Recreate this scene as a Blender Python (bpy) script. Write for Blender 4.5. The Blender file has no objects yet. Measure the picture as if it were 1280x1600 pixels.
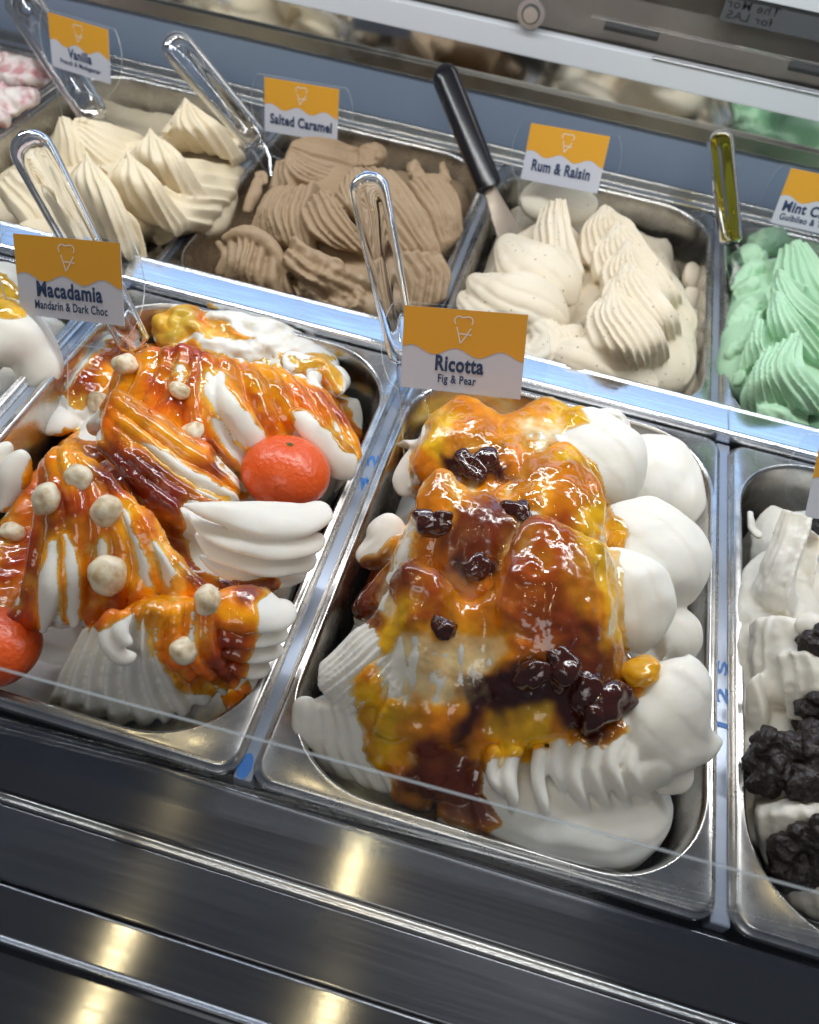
import bpy, bmesh, math, random
import numpy as np
from mathutils import Vector, Matrix, Euler
from mathutils.bvhtree import BVHTree
random.seed(7); rng = np.random.default_rng(7)
S = bpy.context.scene
COL = S.collection

# ------------------------------------------------------------------ camera
F_PX = 1282.0                                    # focal length in pixels of the 1280 x 1600 photograph
CAM = np.array([0.08106984584146046, -0.14827195205491525, 0.4152968949023309])
ROT = np.array([[0.9614691038050892, 0.2509825940992786, 0.11218244019201627],
                [0.2630025569692714, -0.7209360595642511, -0.6411558726609268],
                [-0.08004259775809162, 0.6459558309042239, -0.759166811092904]])
cd = bpy.data.cameras.new('camera'); cam = bpy.data.objects.new('camera', cd); COL.objects.link(cam)
cd.sensor_fit = 'HORIZONTAL'; cd.sensor_width = 36.0; cd.lens = 36.0 * F_PX / 1280.0
cd.clip_start = 0.01; cd.clip_end = 50
M = Matrix(np.column_stack([ROT[0], -ROT[1], -ROT[2]]).tolist()).to_4x4()
M.translation = Vector(CAM); cam.matrix_world = M
cd.dof.use_dof = True; cd.dof.focus_distance = 0.50; cd.dof.aperture_fstop = 10.0
S.camera = cam
S.render.resolution_x = 819; S.render.resolution_y = 1024
S.view_settings.view_transform = 'Standard'; S.view_settings.look = 'None'
S.view_settings.gamma = 1.0; S.view_settings.use_curve_mapping = False
S.view_settings.exposure = 0.0
S.cycles.use_denoising = True
S.cycles.max_bounces = 14; S.cycles.transmission_bounces = 10; S.cycles.transparent_max_bounces = 16
S.cycles.caustics_reflective = False; S.cycles.caustics_refractive = False
S.cycles.sample_clamp_indirect = 6.0

# ------------------------------------------------------------------ ambient light of the shop and the lamps of the case, plus an added front fill
world = bpy.data.worlds.new('World'); S.world = world; world.use_nodes = True
bg = world.node_tree.nodes['Background']
bg.inputs['Color'].default_value = (0.62, 0.68, 0.80, 1); bg.inputs['Strength'].default_value = 0.15

def area(name, loc, target, sx, sy, power, color):
    l = bpy.data.lights.new(name, 'AREA'); l.shape = 'RECTANGLE'; l.size = sx; l.size_y = sy
    l.energy = power; l.color = color
    o = bpy.data.objects.new(name, l); COL.objects.link(o); o.location = loc
    d = Vector(target) - Vector(loc); o.rotation_euler = d.to_track_quat('-Z', 'Y').to_euler()
    return o
area('led_strip_canopy', (0.0, 0.46, 0.56), (0.0, 0.36, 0.0), 1.7, 0.025, 6.3, (0.93, 0.97, 1.0))
area('led_strip_rear', (0.0, 0.98, 0.52), (0.0, 0.42, 0.0), 1.8, 0.20, 2.2, (0.36, 0.60, 1.0))
area('ceiling_panel', (0.5, 1.3, 1.9), (0.05, 0.25, 0.0), 0.7, 0.5, 6.0, (1.0, 0.97, 0.93))
area('front_fill', (0.15, -1.7, 1.8), (0.05, 0.2, 0.0), 1.3, 0.8, 9.0, (1.0, 0.97, 0.92))  # added fill lamp, brightens the gelato sides that face the camera
def spot(name, loc, power, r=0.03):
    l = bpy.data.lights.new(name, 'POINT'); l.energy = power; l.shadow_soft_size = r; l.color = (1.0, 0.80, 0.42)
    o = bpy.data.objects.new(name, l); COL.objects.link(o); o.location = loc
spot('ceiling_spot_a', (0.009, -0.64, 1.8), 3.2, .022)
spot('ceiling_spot_b', (0.054, -0.226, 1.8), 3.0, .022)
spot('ceiling_spot_c', (-0.475, -0.19, 1.8), 3.6, .022)

# ------------------------------------------------------------------ pixel helpers
def ray(x, y):
    return ROT.T @ np.array([(x - 640) / F_PX, (y - 800) / F_PX, 1.0])
def at(x, y, z=0.0):
    d = ray(x, y); return CAM + d * (z - CAM[2]) / d[2]
def proj(P):
    c = (np.asarray(P) - CAM) @ ROT.T
    return 640 + F_PX * c[..., 0] / c[..., 2], 800 + F_PX * c[..., 1] / c[..., 2]
def mm(pt):
    return at(pt[0], pt[1], pt[2] * 0.001)
def dist(P):
    return (np.asarray(P) - CAM) @ ROT[2]

# ------------------------------------------------------------------ numpy noise
_lat = rng.random((64, 64, 64))
def vnoise(P, s):
    q = np.asarray(P) * s + 31.7
    i = np.floor(q).astype(int); f = q - i; f = f * f * (3 - 2 * f)
    r = 0
    for dx in (0, 1):
        for dy in (0, 1):
            for dz in (0, 1):
                w = (f[:, 0] if dx else 1 - f[:, 0]) * (f[:, 1] if dy else 1 - f[:, 1]) * (f[:, 2] if dz else 1 - f[:, 2])
                r = r + w * _lat[(i[:, 0] + dx) % 64, (i[:, 1] + dy) % 64, (i[:, 2] + dz) % 64]
    return r * 2 - 1
def fbm(P, s, o=3):
    return sum(vnoise(P, s * 2 ** k) * 0.5 ** k for k in range(o))

# ------------------------------------------------------------------ materials
MATS = {}
def mat(name, build):
    if name not in MATS:
        m = bpy.data.materials.new(name); m.use_nodes = True
        build(m.node_tree, m.node_tree.nodes['Principled BSDF']); MATS[name] = m
    return MATS[name]
def setp(b, **k):
    for n, v in k.items():
        b.inputs[n.replace('_', ' ')].default_value = v
def noise_bump(nt, b, scale, strength, distance=0.001, detail=3, stretch=None, rough=None):
    tc = nt.nodes.new('ShaderNodeTexCoord'); nz = nt.nodes.new('ShaderNodeTexNoise')
    nz.inputs['Scale'].default_value = scale; nz.inputs['Detail'].default_value = detail
    if stretch:
        mp = nt.nodes.new('ShaderNodeMapping'); mp.inputs['Scale'].default_value = stretch
        nt.links.new(tc.outputs['Object'], mp.inputs['Vector']); nt.links.new(mp.outputs['Vector'], nz.inputs['Vector'])
    else:
        nt.links.new(tc.outputs['Object'], nz.inputs['Vector'])
    if strength:
        bp = nt.nodes.new('ShaderNodeBump'); bp.inputs['Strength'].default_value = strength; bp.inputs['Distance'].default_value = distance
        nt.links.new(nz.outputs['Fac'], bp.inputs['Height']); nt.links.new(bp.outputs['Normal'], b.inputs['Normal'])
    if rough:
        mr = nt.nodes.new('ShaderNodeMapRange'); mr.inputs['To Min'].default_value = rough[0]; mr.inputs['To Max'].default_value = rough[1]
        mr.inputs['From Min'].default_value = 0.3; mr.inputs['From Max'].default_value = 0.7
        nt.links.new(nz.outputs['Fac'], mr.inputs['Value']); nt.links.new(mr.outputs['Result'], b.inputs['Roughness'])
    return nz
def m_simple(name, col, rough=0.5, metal=0.0, **k):
    def bld(nt, b):
        setp(b, Base_Color=(*col, 1), Roughness=rough, Metallic=metal, **k)
    return mat(name, bld)
def m_steel(name, col, r0, r1, stretch=(1, 1, 1), scale=60, bump=0.05, aniso=0.0, mottled=False):
    def bld(nt, b):
        setp(b, Base_Color=(*col, 1), Metallic=1.0, Anisotropic=aniso)
        noise_bump(nt, b, scale, bump, 0.0004, 4, stretch, (r0, r1))
        if mottled:
            tc = nt.nodes.new('ShaderNodeTexCoord'); nz = nt.nodes.new('ShaderNodeTexNoise'); nz.inputs['Scale'].default_value = 55; nz.inputs['Detail'].default_value = 8
            nz.inputs['Roughness'].default_value = 0.75
            nt.links.new(tc.outputs['Object'], nz.inputs['Vector'])
            cr = nt.nodes.new('ShaderNodeValToRGB'); cr.color_ramp.elements[0].position = 0.3; cr.color_ramp.elements[1].position = 0.62
            cr.color_ramp.elements[0].color = tuple(c * 0.72 for c in col) + (1,); cr.color_ramp.elements[1].color = (*col, 1)
            nt.links.new(nz.outputs['Fac'], cr.inputs['Fac']); nt.links.new(cr.outputs['Color'], b.inputs['Base Color'])
        if aniso:
            tg = nt.nodes.new('ShaderNodeTangent'); tg.direction_type = 'RADIAL'; tg.axis = 'X'
            nt.links.new(tg.outputs['Tangent'], b.inputs['Tangent'])
    return mat(name, bld)
def m_cream(name, col, sss=0.35, rough=0.42, bump=0.15, bscale=180, specks=None, sscale=.0022):
    def bld(nt, b):
        setp(b, Base_Color=(*col, 1), Roughness=rough, Subsurface_Weight=sss, Subsurface_Scale=sscale, Specular_IOR_Level=0.35)
        b.inputs['Subsurface Radius'].default_value = (1.0, 0.75, 0.45)
        noise_bump(nt, b, bscale, bump, 0.0008, 4)
        tc = nt.nodes.new('ShaderNodeTexCoord')
        nz = nt.nodes.new('ShaderNodeTexNoise'); nz.inputs['Scale'].default_value = 22; nz.inputs['Detail'].default_value = 5
        nt.links.new(tc.outputs['Object'], nz.inputs['Vector'])
        cr = nt.nodes.new('ShaderNodeValToRGB')
        cr.color_ramp.elements[0].position = 0.3; cr.color_ramp.elements[1].position = 0.7
        cr.color_ramp.elements[0].color = (*[c * f for c, f in zip(col, (0.95, 0.93, 0.88))], 1); cr.color_ramp.elements[1].color = (*col, 1)
        nt.links.new(nz.outputs['Fac'], cr.inputs['Fac'])
        out = cr.outputs['Color']
        if specks:
            vo = nt.nodes.new('ShaderNodeTexVoronoi'); vo.inputs['Scale'].default_value = specks[0]
            nt.links.new(tc.outputs['Object'], vo.inputs['Vector'])
            r2 = nt.nodes.new('ShaderNodeValToRGB'); r2.color_ramp.elements[0].position = specks[1]; r2.color_ramp.elements[1].position = specks[1] + 0.04
            r2.color_ramp.elements[0].color = (1, 1, 1, 1); r2.color_ramp.elements[1].color = (0, 0, 0, 1)
            mx = nt.nodes.new('ShaderNodeMix'); mx.data_type = 'RGBA'
            nt.links.new(vo.outputs['Distance'], r2.inputs['Fac']); nt.links.new(r2.outputs['Color'], mx.inputs['Factor'])
            nt.links.new(out, mx.inputs['A']); mx.inputs['B'].default_value = (*specks[2], 1); out = mx.outputs['Result']
        nt.links.new(out, b.inputs['Base Color'])
    return mat(name, bld)
def m_sauce():
    def bld(nt, b):
        a = nt.nodes.new('ShaderNodeAttribute'); a.attribute_name = 'sauce'
        tc = nt.nodes.new('ShaderNodeTexCoord')
        nz = nt.nodes.new('ShaderNodeTexNoise'); nz.inputs['Scale'].default_value = 90; nz.inputs['Detail'].default_value = 5
        nt.links.new(tc.outputs['Object'], nz.inputs['Vector'])
        mr = nt.nodes.new('ShaderNodeMapRange'); mr.inputs['From Min'].default_value = 0.3; mr.inputs['From Max'].default_value = 0.7
        mr.inputs['To Min'].default_value = 0.8; mr.inputs['To Max'].default_value = 1.15
        nt.links.new(nz.outputs['Fac'], mr.inputs['Value'])
        mx = nt.nodes.new('ShaderNodeVectorMath'); mx.operation = 'SCALE'
        nt.links.new(a.outputs['Color'], mx.inputs[0]); nt.links.new(mr.outputs['Result'], mx.inputs['Scale'])
        nt.links.new(mx.outputs['Vector'], b.inputs['Base Color'])
        setp(b, Roughness=0.07, Subsurface_Weight=0.3, Subsurface_Scale=0.003, Specular_IOR_Level=0.55, Coat_Weight=0.45, Coat_Roughness=0.03)
        n3 = nt.nodes.new('ShaderNodeTexNoise'); n3.inputs['Scale'].default_value = 45; n3.inputs['Detail'].default_value = 3; nt.links.new(tc.outputs['Object'], n3.inputs['Vector'])
        m3 = nt.nodes.new('ShaderNodeMapRange'); m3.inputs['From Min'].default_value = .35; m3.inputs['From Max'].default_value = .65; m3.inputs['To Min'].default_value = .05; m3.inputs['To Max'].default_value = .26
        nt.links.new(n3.outputs['Fac'], m3.inputs['Value']); nt.links.new(m3.outputs['Result'], b.inputs['Roughness'])
        b.inputs['Subsurface Radius'].default_value = (1.0, 0.35, 0.08)
        n2 = nt.nodes.new('ShaderNodeTexNoise'); n2.inputs['Scale'].default_value = 190; n2.inputs['Detail'].default_value = 1.5
        nt.links.new(tc.outputs['Object'], n2.inputs['Vector'])
        bp = nt.nodes.new('ShaderNodeBump'); bp.inputs['Strength'].default_value = 0.28; bp.inputs['Distance'].default_value = 0.0022
        nt.links.new(n2.outputs['Fac'], bp.inputs['Height']); nt.links.new(bp.outputs['Normal'], b.inputs['Normal'])
        nt.links.new(bp.outputs['Normal'], b.inputs['Coat Normal'])
    return mat('sauce', bld)
def m_clear(name='clear_sheet', tint=(0.97, 0.985, 1.0), edge=0.0):
    if name in MATS: return MATS[name]
    m = bpy.data.materials.new(name); m.use_nodes = True; nt = m.node_tree; nt.nodes.clear()
    o = nt.nodes.new('ShaderNodeOutputMaterial'); t = nt.nodes.new('ShaderNodeBsdfTransparent'); t.inputs['Color'].default_value = (*tint, 1)
    g = nt.nodes.new('ShaderNodeBsdfGlossy'); g.inputs['Roughness'].default_value = 0.03; g.inputs['Color'].default_value = (1, 1, 1, 1)
    mx = nt.nodes.new('ShaderNodeMixShader')
    if edge:
        d = nt.nodes.new('ShaderNodeBsdfDiffuse'); d.inputs['Color'].default_value = (0.85, 0.9, 0.92, 1)
        m2 = nt.nodes.new('ShaderNodeMixShader'); m2.inputs['Fac'].default_value = 0.5
        nt.links.new(g.outputs[0], m2.inputs[1]); nt.links.new(d.outputs[0], m2.inputs[2])
        mx.inputs['Fac'].default_value = edge; nt.links.new(t.outputs[0], mx.inputs[1]); nt.links.new(m2.outputs[0], mx.inputs[2])
    else:
        lw = nt.nodes.new('ShaderNodeLayerWeight'); lw.inputs['Blend'].default_value = 0.5
        pw = nt.nodes.new('ShaderNodeMath'); pw.operation = 'POWER'; pw.inputs[1].default_value = 5.0; nt.links.new(lw.outputs['Facing'], pw.inputs[0])
        fr = nt.nodes.new('ShaderNodeMath'); fr.operation = 'MULTIPLY_ADD'; fr.inputs[1].default_value = 0.45; fr.inputs[2].default_value = 0.012; nt.links.new(pw.outputs[0], fr.inputs[0])
        nt.links.new(fr.outputs[0], mx.inputs['Fac']); nt.links.new(t.outputs[0], mx.inputs[1]); nt.links.new(g.outputs[0], mx.inputs[2])
    nt.links.new(mx.outputs[0], o.inputs['Surface']); MATS[name] = m; return m
def m_glass(name, col, rough=0.02):
    def bld(nt, b):
        setp(b, Base_Color=(*col, 1), Roughness=rough, Transmission_Weight=1.0, IOR=1.47)
    return mat(name, bld)

STEEL_PAN = m_steel('pan_steel', (0.66, 0.64, 0.61), 0.20, 0.34, scale=40, bump=0.06, mottled=True)
STEEL_BAR = m_steel('bar_steel', (0.78, 0.82, 0.88), 0.12, 0.30, (1, 14, 14), 24, 0.03)
STEEL_FRONT = m_steel('counter_steel', (0.19, 0.195, 0.21), 0.145, 0.175, (1, 40, 40), 16, 0.0, aniso=0.95)
STEEL_RAIL = m_steel('rail_steel', (0.7, 0.69, 0.66), 0.12, 0.22)
CLEAR, EDGE, EDGE_SIGN = m_clear(), m_clear('clear_edge', edge=.42), m_clear('sign_edge', edge=.85)
SAUCE = m_sauce()

# ------------------------------------------------------------------ object helpers
def tag(o, label=None, cat=None, group=None, kind=None):
    if label: o['label'] = label
    if cat: o['category'] = cat
    if group: o['group'] = group
    if kind: o['kind'] = kind
    return o
def link(name, me, mats=None, parent=None, smooth=True):
    o = bpy.data.objects.new(name, me); COL.objects.link(o)
    if mats is not None:
        for m in (mats if isinstance(mats, (list, tuple)) else [mats]): me.materials.append(m)
    if smooth and len(me.polygons): me.polygons.foreach_set('use_smooth', [True] * len(me.polygons))
    if parent is not None: o.parent = parent
    return o
def pyd(name, V, Fc, mats=None, parent=None, smooth=True):
    me = bpy.data.meshes.new(name); me.from_pydata([tuple(map(float, v)) for v in V], [], Fc); me.update()
    return link(name, me, mats, parent, smooth)
def empty(name, loc=(0, 0, 0)):
    o = bpy.data.objects.new(name, None); COL.objects.link(o); o.location = loc; o.empty_display_size = 0.02; return o
def box(name, lo, hi, m, parent=None, bev=0.0, seg=2):
    bm = bmesh.new(); bmesh.ops.create_cube(bm, size=1)
    for v in bm.verts:
        v.co = Vector([(lo[i] + hi[i]) / 2 + v.co[i] * (hi[i] - lo[i]) for i in range(3)])
    if bev: bmesh.ops.bevel(bm, geom=bm.edges[:], offset=bev, segments=seg, affect='EDGES', profile=0.5)
    me = bpy.data.meshes.new(name); bm.to_mesh(me); bm.free()
    o = link(name, me, m, parent, False)
    return o
def extrude_x(name, prof, x0, x1, m, parent=None, smooth_ang=None):
    """sheet profile [(y,z)] swept along x"""
    n = len(prof); V = [(x0, y, z) for y, z in prof] + [(x1, y, z) for y, z in prof]
    return pyd(name, V, [(i, i + 1, n + i + 1, n + i) for i in range(n - 1)], m, parent, False)
def round_poly(prof, r=0.0015, k=4):
    """round the inner corners of an open (y,z) polyline"""
    out = [prof[0]]
    for i in range(1, len(prof) - 1):
        p, a, b = np.array(prof[i]), np.array(prof[i - 1]), np.array(prof[i + 1])
        da, db = a - p, b - p; la, lb = np.linalg.norm(da), np.linalg.norm(db); rr = min(r, la * .45, lb * .45)
        A, B = p + da / la * rr, p + db / lb * rr
        out.append(tuple(p + da / la * min(rr * 1.12, la * .49)))
        for j in range(k + 1):
            t = j / k; out.append(tuple((1 - t) ** 2 * A + 2 * t * (1 - t) * p + t * t * B))
        out.append(tuple(p + db / lb * min(rr * 1.12, lb * .49)))
    return out + [prof[-1]]
def soft(o, deg=35):
    o.data.polygons.foreach_set('use_smooth', [True] * len(o.data.polygons))
    o.data.set_sharp_from_angle(angle=math.radians(deg)); return o
def aty(x, y, Y):
    d = ray(x, y); return CAM + d * (Y - CAM[1]) / d[1]

# ------------------------------------------------------------------ the case: tub, front counter, divider bar, back wall
XL, XR = -1.0, 0.75
tub = extrude_x('case_tub', [(0.0035, -0.016), (0.0035, -0.15), (0.80, -0.15), (0.80, -0.03)], XL, XR,
                m_simple('tub_dark', (0.035, 0.036, 0.04), 0.4)); tag(tub, kind='structure')
cnt = empty('steel_counter_front', (0, 0, -0.03))
tag(cnt, 'stepped brushed stainless steel counter front in front of the pans', 'counter')
def face(name, prof, m, parent, r=0.0012):
    prof = [(y, z + 0.03) for y, z in prof]
    return soft(extrude_x(name, round_poly(prof, r, 5), XL, XR, m, parent), 50)
face('upper_ledge', [(0.0030, -0.030), (0.0030, -0.0125), (-0.0002, -0.0105), (-0.0022, -0.0115), (-0.0305, -0.0205), (-0.0312, -0.024)], STEEL_FRONT, cnt, 0.0009)
face('ledge_trim', [(-0.0308, -0.027), (-0.0308, -0.0222), (-0.0328, -0.0212), (-0.0338, -0.0230), (-0.0352, -0.0222), (-0.0364, -0.0240), (-0.0364, -0.027)], STEEL_RAIL, cnt, 0.0006)
face('middle_ledge', [(-0.0366, -0.028), (-0.0366, -0.0245), (-0.0690, -0.0245), (-0.0700, -0.0275)], STEEL_FRONT, cnt, 0.0008)
face('lower_ledge', [(-0.0698, -0.0290), (-0.0698, -0.0262), (-0.0712, -0.0252), (-0.0905, -0.0275), (-0.0935, -0.0262), (-0.0950, -0.0285), (-0.096, -0.034)], STEEL_FRONT, cnt, 0.0009)
face('bottom_ledge', [(-0.0945, -0.036), (-0.1900, -0.041), (-0.195, -0.3)], STEEL_FRONT, cnt, 0.002)

def bar_profile(y0, y1, z, h):
    return round_poly([(y0, z - h), (y0, z), (y0 + .0035, z + .0015), (y0 + .005, z), (y1 - .005, z), (y1 - .0035, z + .0012), (y1, z), (y1, z - h)], 0.0012, 4)
bar = soft(extrude_x('divider_bar', bar_profile(0.3625, 0.3985, 0.003, 0.02), XL, XR, STEEL_BAR), 50)
tag(bar, 'shiny bluish steel divider bar between the front and back rows of pans', 'bar')
DK = m_simple('seam_dark', (0.05, 0.055, 0.06), 0.4)
for sx in (0.2505, -0.258):
    pyd('seam', [(sx, .3682, .0042), (sx + .0012, .3682, .0042), (sx + .0005, .3932, .0042), (sx - .0007, .3932, .0042)], [(0, 1, 2, 3)], STEEL_RAIL, bar)
# strips that carry the pans
STRIP = m_simple('strip_grey', (0.30, 0.34, 0.42), 0.28, 0.35)
GROUPS = 'narrow support strips between the pans'
def strip(x, y0, y1, z, label, w=0.0052):
    s = empty('pan_support_strip', (x, y0, z)); tag(s, label, 'strip', GROUPS)
    box('rail', (-w, 0, -0.012), (w, y1 - y0, 0), STRIP, s, 0.0012)
    return s
st_l = strip(-0.25, 0.0045, 0.361, -0.0058, 'grey strip left of the macadamia pan, beside the cut off white gelato pan')
st_m = strip(0.0, 0.0045, 0.361, -0.0058, 'grey strip with blue writing between the macadamia pan and the ricotta pan')
st_r = strip(0.25, 0.0045, 0.361, -0.0058, 'grey strip with blue writing between the ricotta pan and the cookie gelato pan')
strip(-0.498, 0.40, 0.756, -0.0258, 'dark strip between the pink gelato pan and the vanilla pan')
strip(-0.248, 0.40, 0.756, -0.0258, 'dark strip between the vanilla pan and the salted caramel pan')
strip(0.0, 0.40, 0.756, -0.0258, 'dark strip between the salted caramel pan and the rum and raisin pan')
strip(0.25, 0.40, 0.756, -0.0258, 'dark strip between the rum and raisin pan and the mint pan')

rail = soft(extrude_x('rear_rail', round_poly([(.7575, -.040), (.7585, -.021), (.766, -.0195), (.768, -.026), (.781, -.026), (.7825, -.0165), (.789, -.0165), (.7905, -.030), (.80, -.030)], 0.0012, 4), XL, XR, STEEL_RAIL), 50)
tag(rail, 'chrome rail with two bright lips along the rear of the back row pans', 'rail')
BLUEGREY = m_simple('panel_bluegrey', (0.26, 0.33, 0.45), 0.45)
wallp = box('back_wall_panel', (XL, .8005, -.034), (XR, .812, .0315), BLUEGREY); tag(wallp, kind='structure')
strp = box('mirror_sill', (XL, .7965, .0318), (XR, .812, .0475), m_steel('sill_steel', (0.34, 0.33, 0.30), 0.28, 0.4), None, 0.0012)
tag(strp, 'dull grey brown sill strip under the mirror', 'sill')
mir = box('rear_mirror', (XL, .803, .0478), (XR, .809, .1065), m_simple('mirror', (0.84, 0.85, 0.84), 0.09, 1.0))
tag(mir, 'mirror along the back of the case reflecting the gelato', 'mirror')
rpan = box('reflection_backboard', (XL, .803, .1068), (XR, .809, .32), m_simple('panel_room_reflection', (0.40, 0.37, 0.345), 0.4)); tag(rpan, 'grey brown backboard above the rear mirror, coloured like the room reflected there', 'backboard')  # flat colour stands in for the upper mirror's reflection of the room
wst = box('white_light_shelf_edge', (XL, .778, .0835), (XR, .790, .1085), m_simple('white_plastic', (0.80, 0.84, 0.90), 0.35), None, 0.0012)
tag(wst, 'long white shelf edge in front of the rear mirror', 'shelf edge')
# clear acrylic flap fixed above the white edge
ac = empty('acrylic_flap', (0, .776, .1085)); tag(ac, 'clear acrylic flap with a steel bolt above the white shelf edge', 'flap')
def ax(name, y0, y1, z0, z1, m, x0=XL, x1=XR, bev=.0006):
    return box(name, (x0, y0 - .776, z0 - .1085), (x1, y1 - .776, z1 - .1085), m, ac, bev)
SMOKE = m_clear('smoke_sheet', (0.86, 0.85, 0.84))
ax('sheet', .786, .790, .109, .30, SMOKE)
z1 = aty(1100, 62, .778)[2]; z2 = aty(1143, 115, .778)[2]
ax('upper_bead', .7755, .7785, z1 - .0012, z1 + .0012, m_glass('clear_bead', (0.95, 0.96, 0.98)), .06)
ax('lower_bead', .7755, .7785, z2 - .0010, z2 + .0010, m_glass('clear_bead', (0.95, 0.96, 0.98)), .13)
ax('dark_strip', .7855, .7858, z1 - .0125, z1 - .003, m_simple('dark_band', (0.10, 0.105, 0.115), 0.3), .26)
ax('dark_strip', .7855, .7858, z1 - .0125, z1 - .003, m_simple('dark_band', (0.10, 0.105, 0.115), 0.3), .075, .13)
zt = aty(1160, 25, .784)[2]
bandp = ax('dark_band', .7840, .7843, zt - .007, zt + .016, m_simple('dark_band', (0.10, 0.105, 0.115), 0.3), .18)
ax('white_top_edge', .780, .784, zt + .0165, zt + .05, m_simple('white_plastic', (0.80, 0.84, 0.90), 0.35))
b0 = aty(831, 19, .776)
def disc(name, c, r, y0, y1, m, parent, off):
    bm = bmesh.new(); bmesh.ops.create_cone(bm, cap_ends=True, segments=28, radius1=r, radius2=r, depth=y1 - y0)
    bmesh.ops.bevel(bm, geom=[e for e in bm.edges if len(e.link_faces) == 2 and e.calc_face_angle() > 1], offset=min(r * .12, .0008), segments=2, affect='EDGES')
    bmesh.ops.rotate(bm, verts=bm.verts, cent=(0, 0, 0), matrix=Matrix.Rotation(math.pi / 2, 3, 'X'))
    bmesh.ops.translate(bm, verts=bm.verts, vec=Vector((c[0] - off[0], (y0 + y1) / 2 - off[1], c[2] - off[2])))
    me = bpy.data.meshes.new(name); bm.to_mesh(me); bm.free(); return soft(link(name, me, m, parent))
OFF = (0, .776, .1085)
bolt = disc('bolt_washer', b0, .0140, .7705, .7755, m_simple('washer', (0.62, 0.62, 0.64), 0.25, 0.9), ac, OFF)
disc('bolt_recess', b0, .0092, .7690, .7712, m_simple('dark_band', (0.10, 0.105, 0.115), 0.3), bolt, OFF)
disc('bolt_head', b0, .0075, .7670, .7700, m_simple('bolt_head', (0.8, 0.8, 0.78), 0.2, 1.0), bolt, OFF)

# low clear front pane in front of the pans (its top edge crosses the view)
gl = empty('front_glass_pane', (0, 0.0, -0.01)); tag(gl, 'low clear glass pane with a thin bright top edge in front of the pans', 'glass pane')
gl.location = (0.076, -0.0109, -0.0150); gl.rotation_euler = (0, 0, 0.0258)
box('pane', (XL, -.0012, 0), (XR, .0012, .1046), CLEAR, gl)
box('pane_edge', (XL, -.0006, .1047), (XR, .0006, .1051), EDGE, gl)

# ------------------------------------------------------------------ pans
def rrect(x0, x1, y0, y1, r, k=14):
    P = []
    for cx, cy, a0 in ((x1 - r, y1 - r, 0), (x0 + r, y1 - r, 90), (x0 + r, y0 + r, 180), (x1 - r, y0 + r, 270)):
        for j in range(k + 1):
            a = math.radians(a0 + 90 * j / k); P.append((cx + r * math.cos(a), cy + r * math.sin(a)))
    return P
def make_pan_mesh():
    W, D = 0.2436, 0.3565; x0, x1, y0, y1 = -W / 2, W / 2, 0, D
    def ring(i, r, z): return [(p[0], p[1], z) for p in rrect(x0 + i, x1 - i, y0 + i, y1 - i, r)]
    fl = 0.0075; rc = 0.056
    rings = [ring(0.0006, .0120, -.0100), ring(0.0, .0126, -.0085), ring(0.0, .0126, -.0045), ring(.0004, .0122, -.0038), ring(.0018, .0110, -.0034), ring(.0022, .0108, -.0012), ring(.0030, .0102, -.0003), ring(.0042, .0095, .0),
             ring(fl - .0022, rc + .003, -.0004), ring(fl - .0012, rc + .0015, .0004), ring(fl - .0004, rc + .0005, .0002), ring(fl + .0008, rc, -.0012), ring(fl + .0014, rc, -.0035), ring(fl + .0022, rc, -.012),
             ring(fl + .006, rc - .004, -.06), ring(fl + .010, rc - .008, -.100), ring(fl + .018, rc - .014, -.108)]
    n = len(rings[0]); V = [v for r in rings for v in r]; Fc = []
    for a in range(len(rings) - 1):
        for i in range(n):
            j = (i + 1) % n; Fc.append((a * n + i, a * n + j, (a + 1) * n + j, (a + 1) * n + i))
    Fc.append(tuple((len(rings) - 1) * n + i for i in range(n)))
    me = bpy.data.meshes.new('gelato_pan'); me.from_pydata(V, [], Fc); me.update()
    me.polygons.foreach_set('use_smooth', [True] * len(me.polygons)); me.materials.append(STEEL_PAN)
    return me
PANME = make_pan_mesh()
def pan(x, y, z, label):
    o = bpy.data.objects.new('gelato_pan', PANME); COL.objects.link(o); o.location = (x, y, z)
    return tag(o, label, 'pan', 'steel gelato pans in the display case')
pan(-.375, .0032, 0, 'stainless steel front row pan cut off at the left, holding white gelato with yellow sauce')
pan(-.125, .0032, 0, 'stainless steel front row pan holding macadamia gelato with orange mandarins')
pan(.125, .0032, 0, 'stainless steel front row pan holding ricotta gelato with fig and pear')
pan(.375, .0032, 0, 'stainless steel front row pan cut off at the right, holding gelato with dark cookie crumble')
pan(-.623, .3985, -.02, 'stainless steel back row pan holding pink and white gelato, far left')
pan(-.373, .3985, -.02, 'stainless steel back row pan holding vanilla gelato')
pan(-.124, .3985, -.02, 'stainless steel back row pan holding brown salted caramel gelato')
pan(.125, .3985, -.02, 'stainless steel back row pan holding rum and raisin gelato')
pan(.375, .3985, -.02, 'stainless steel back row pan holding green mint gelato')

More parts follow.
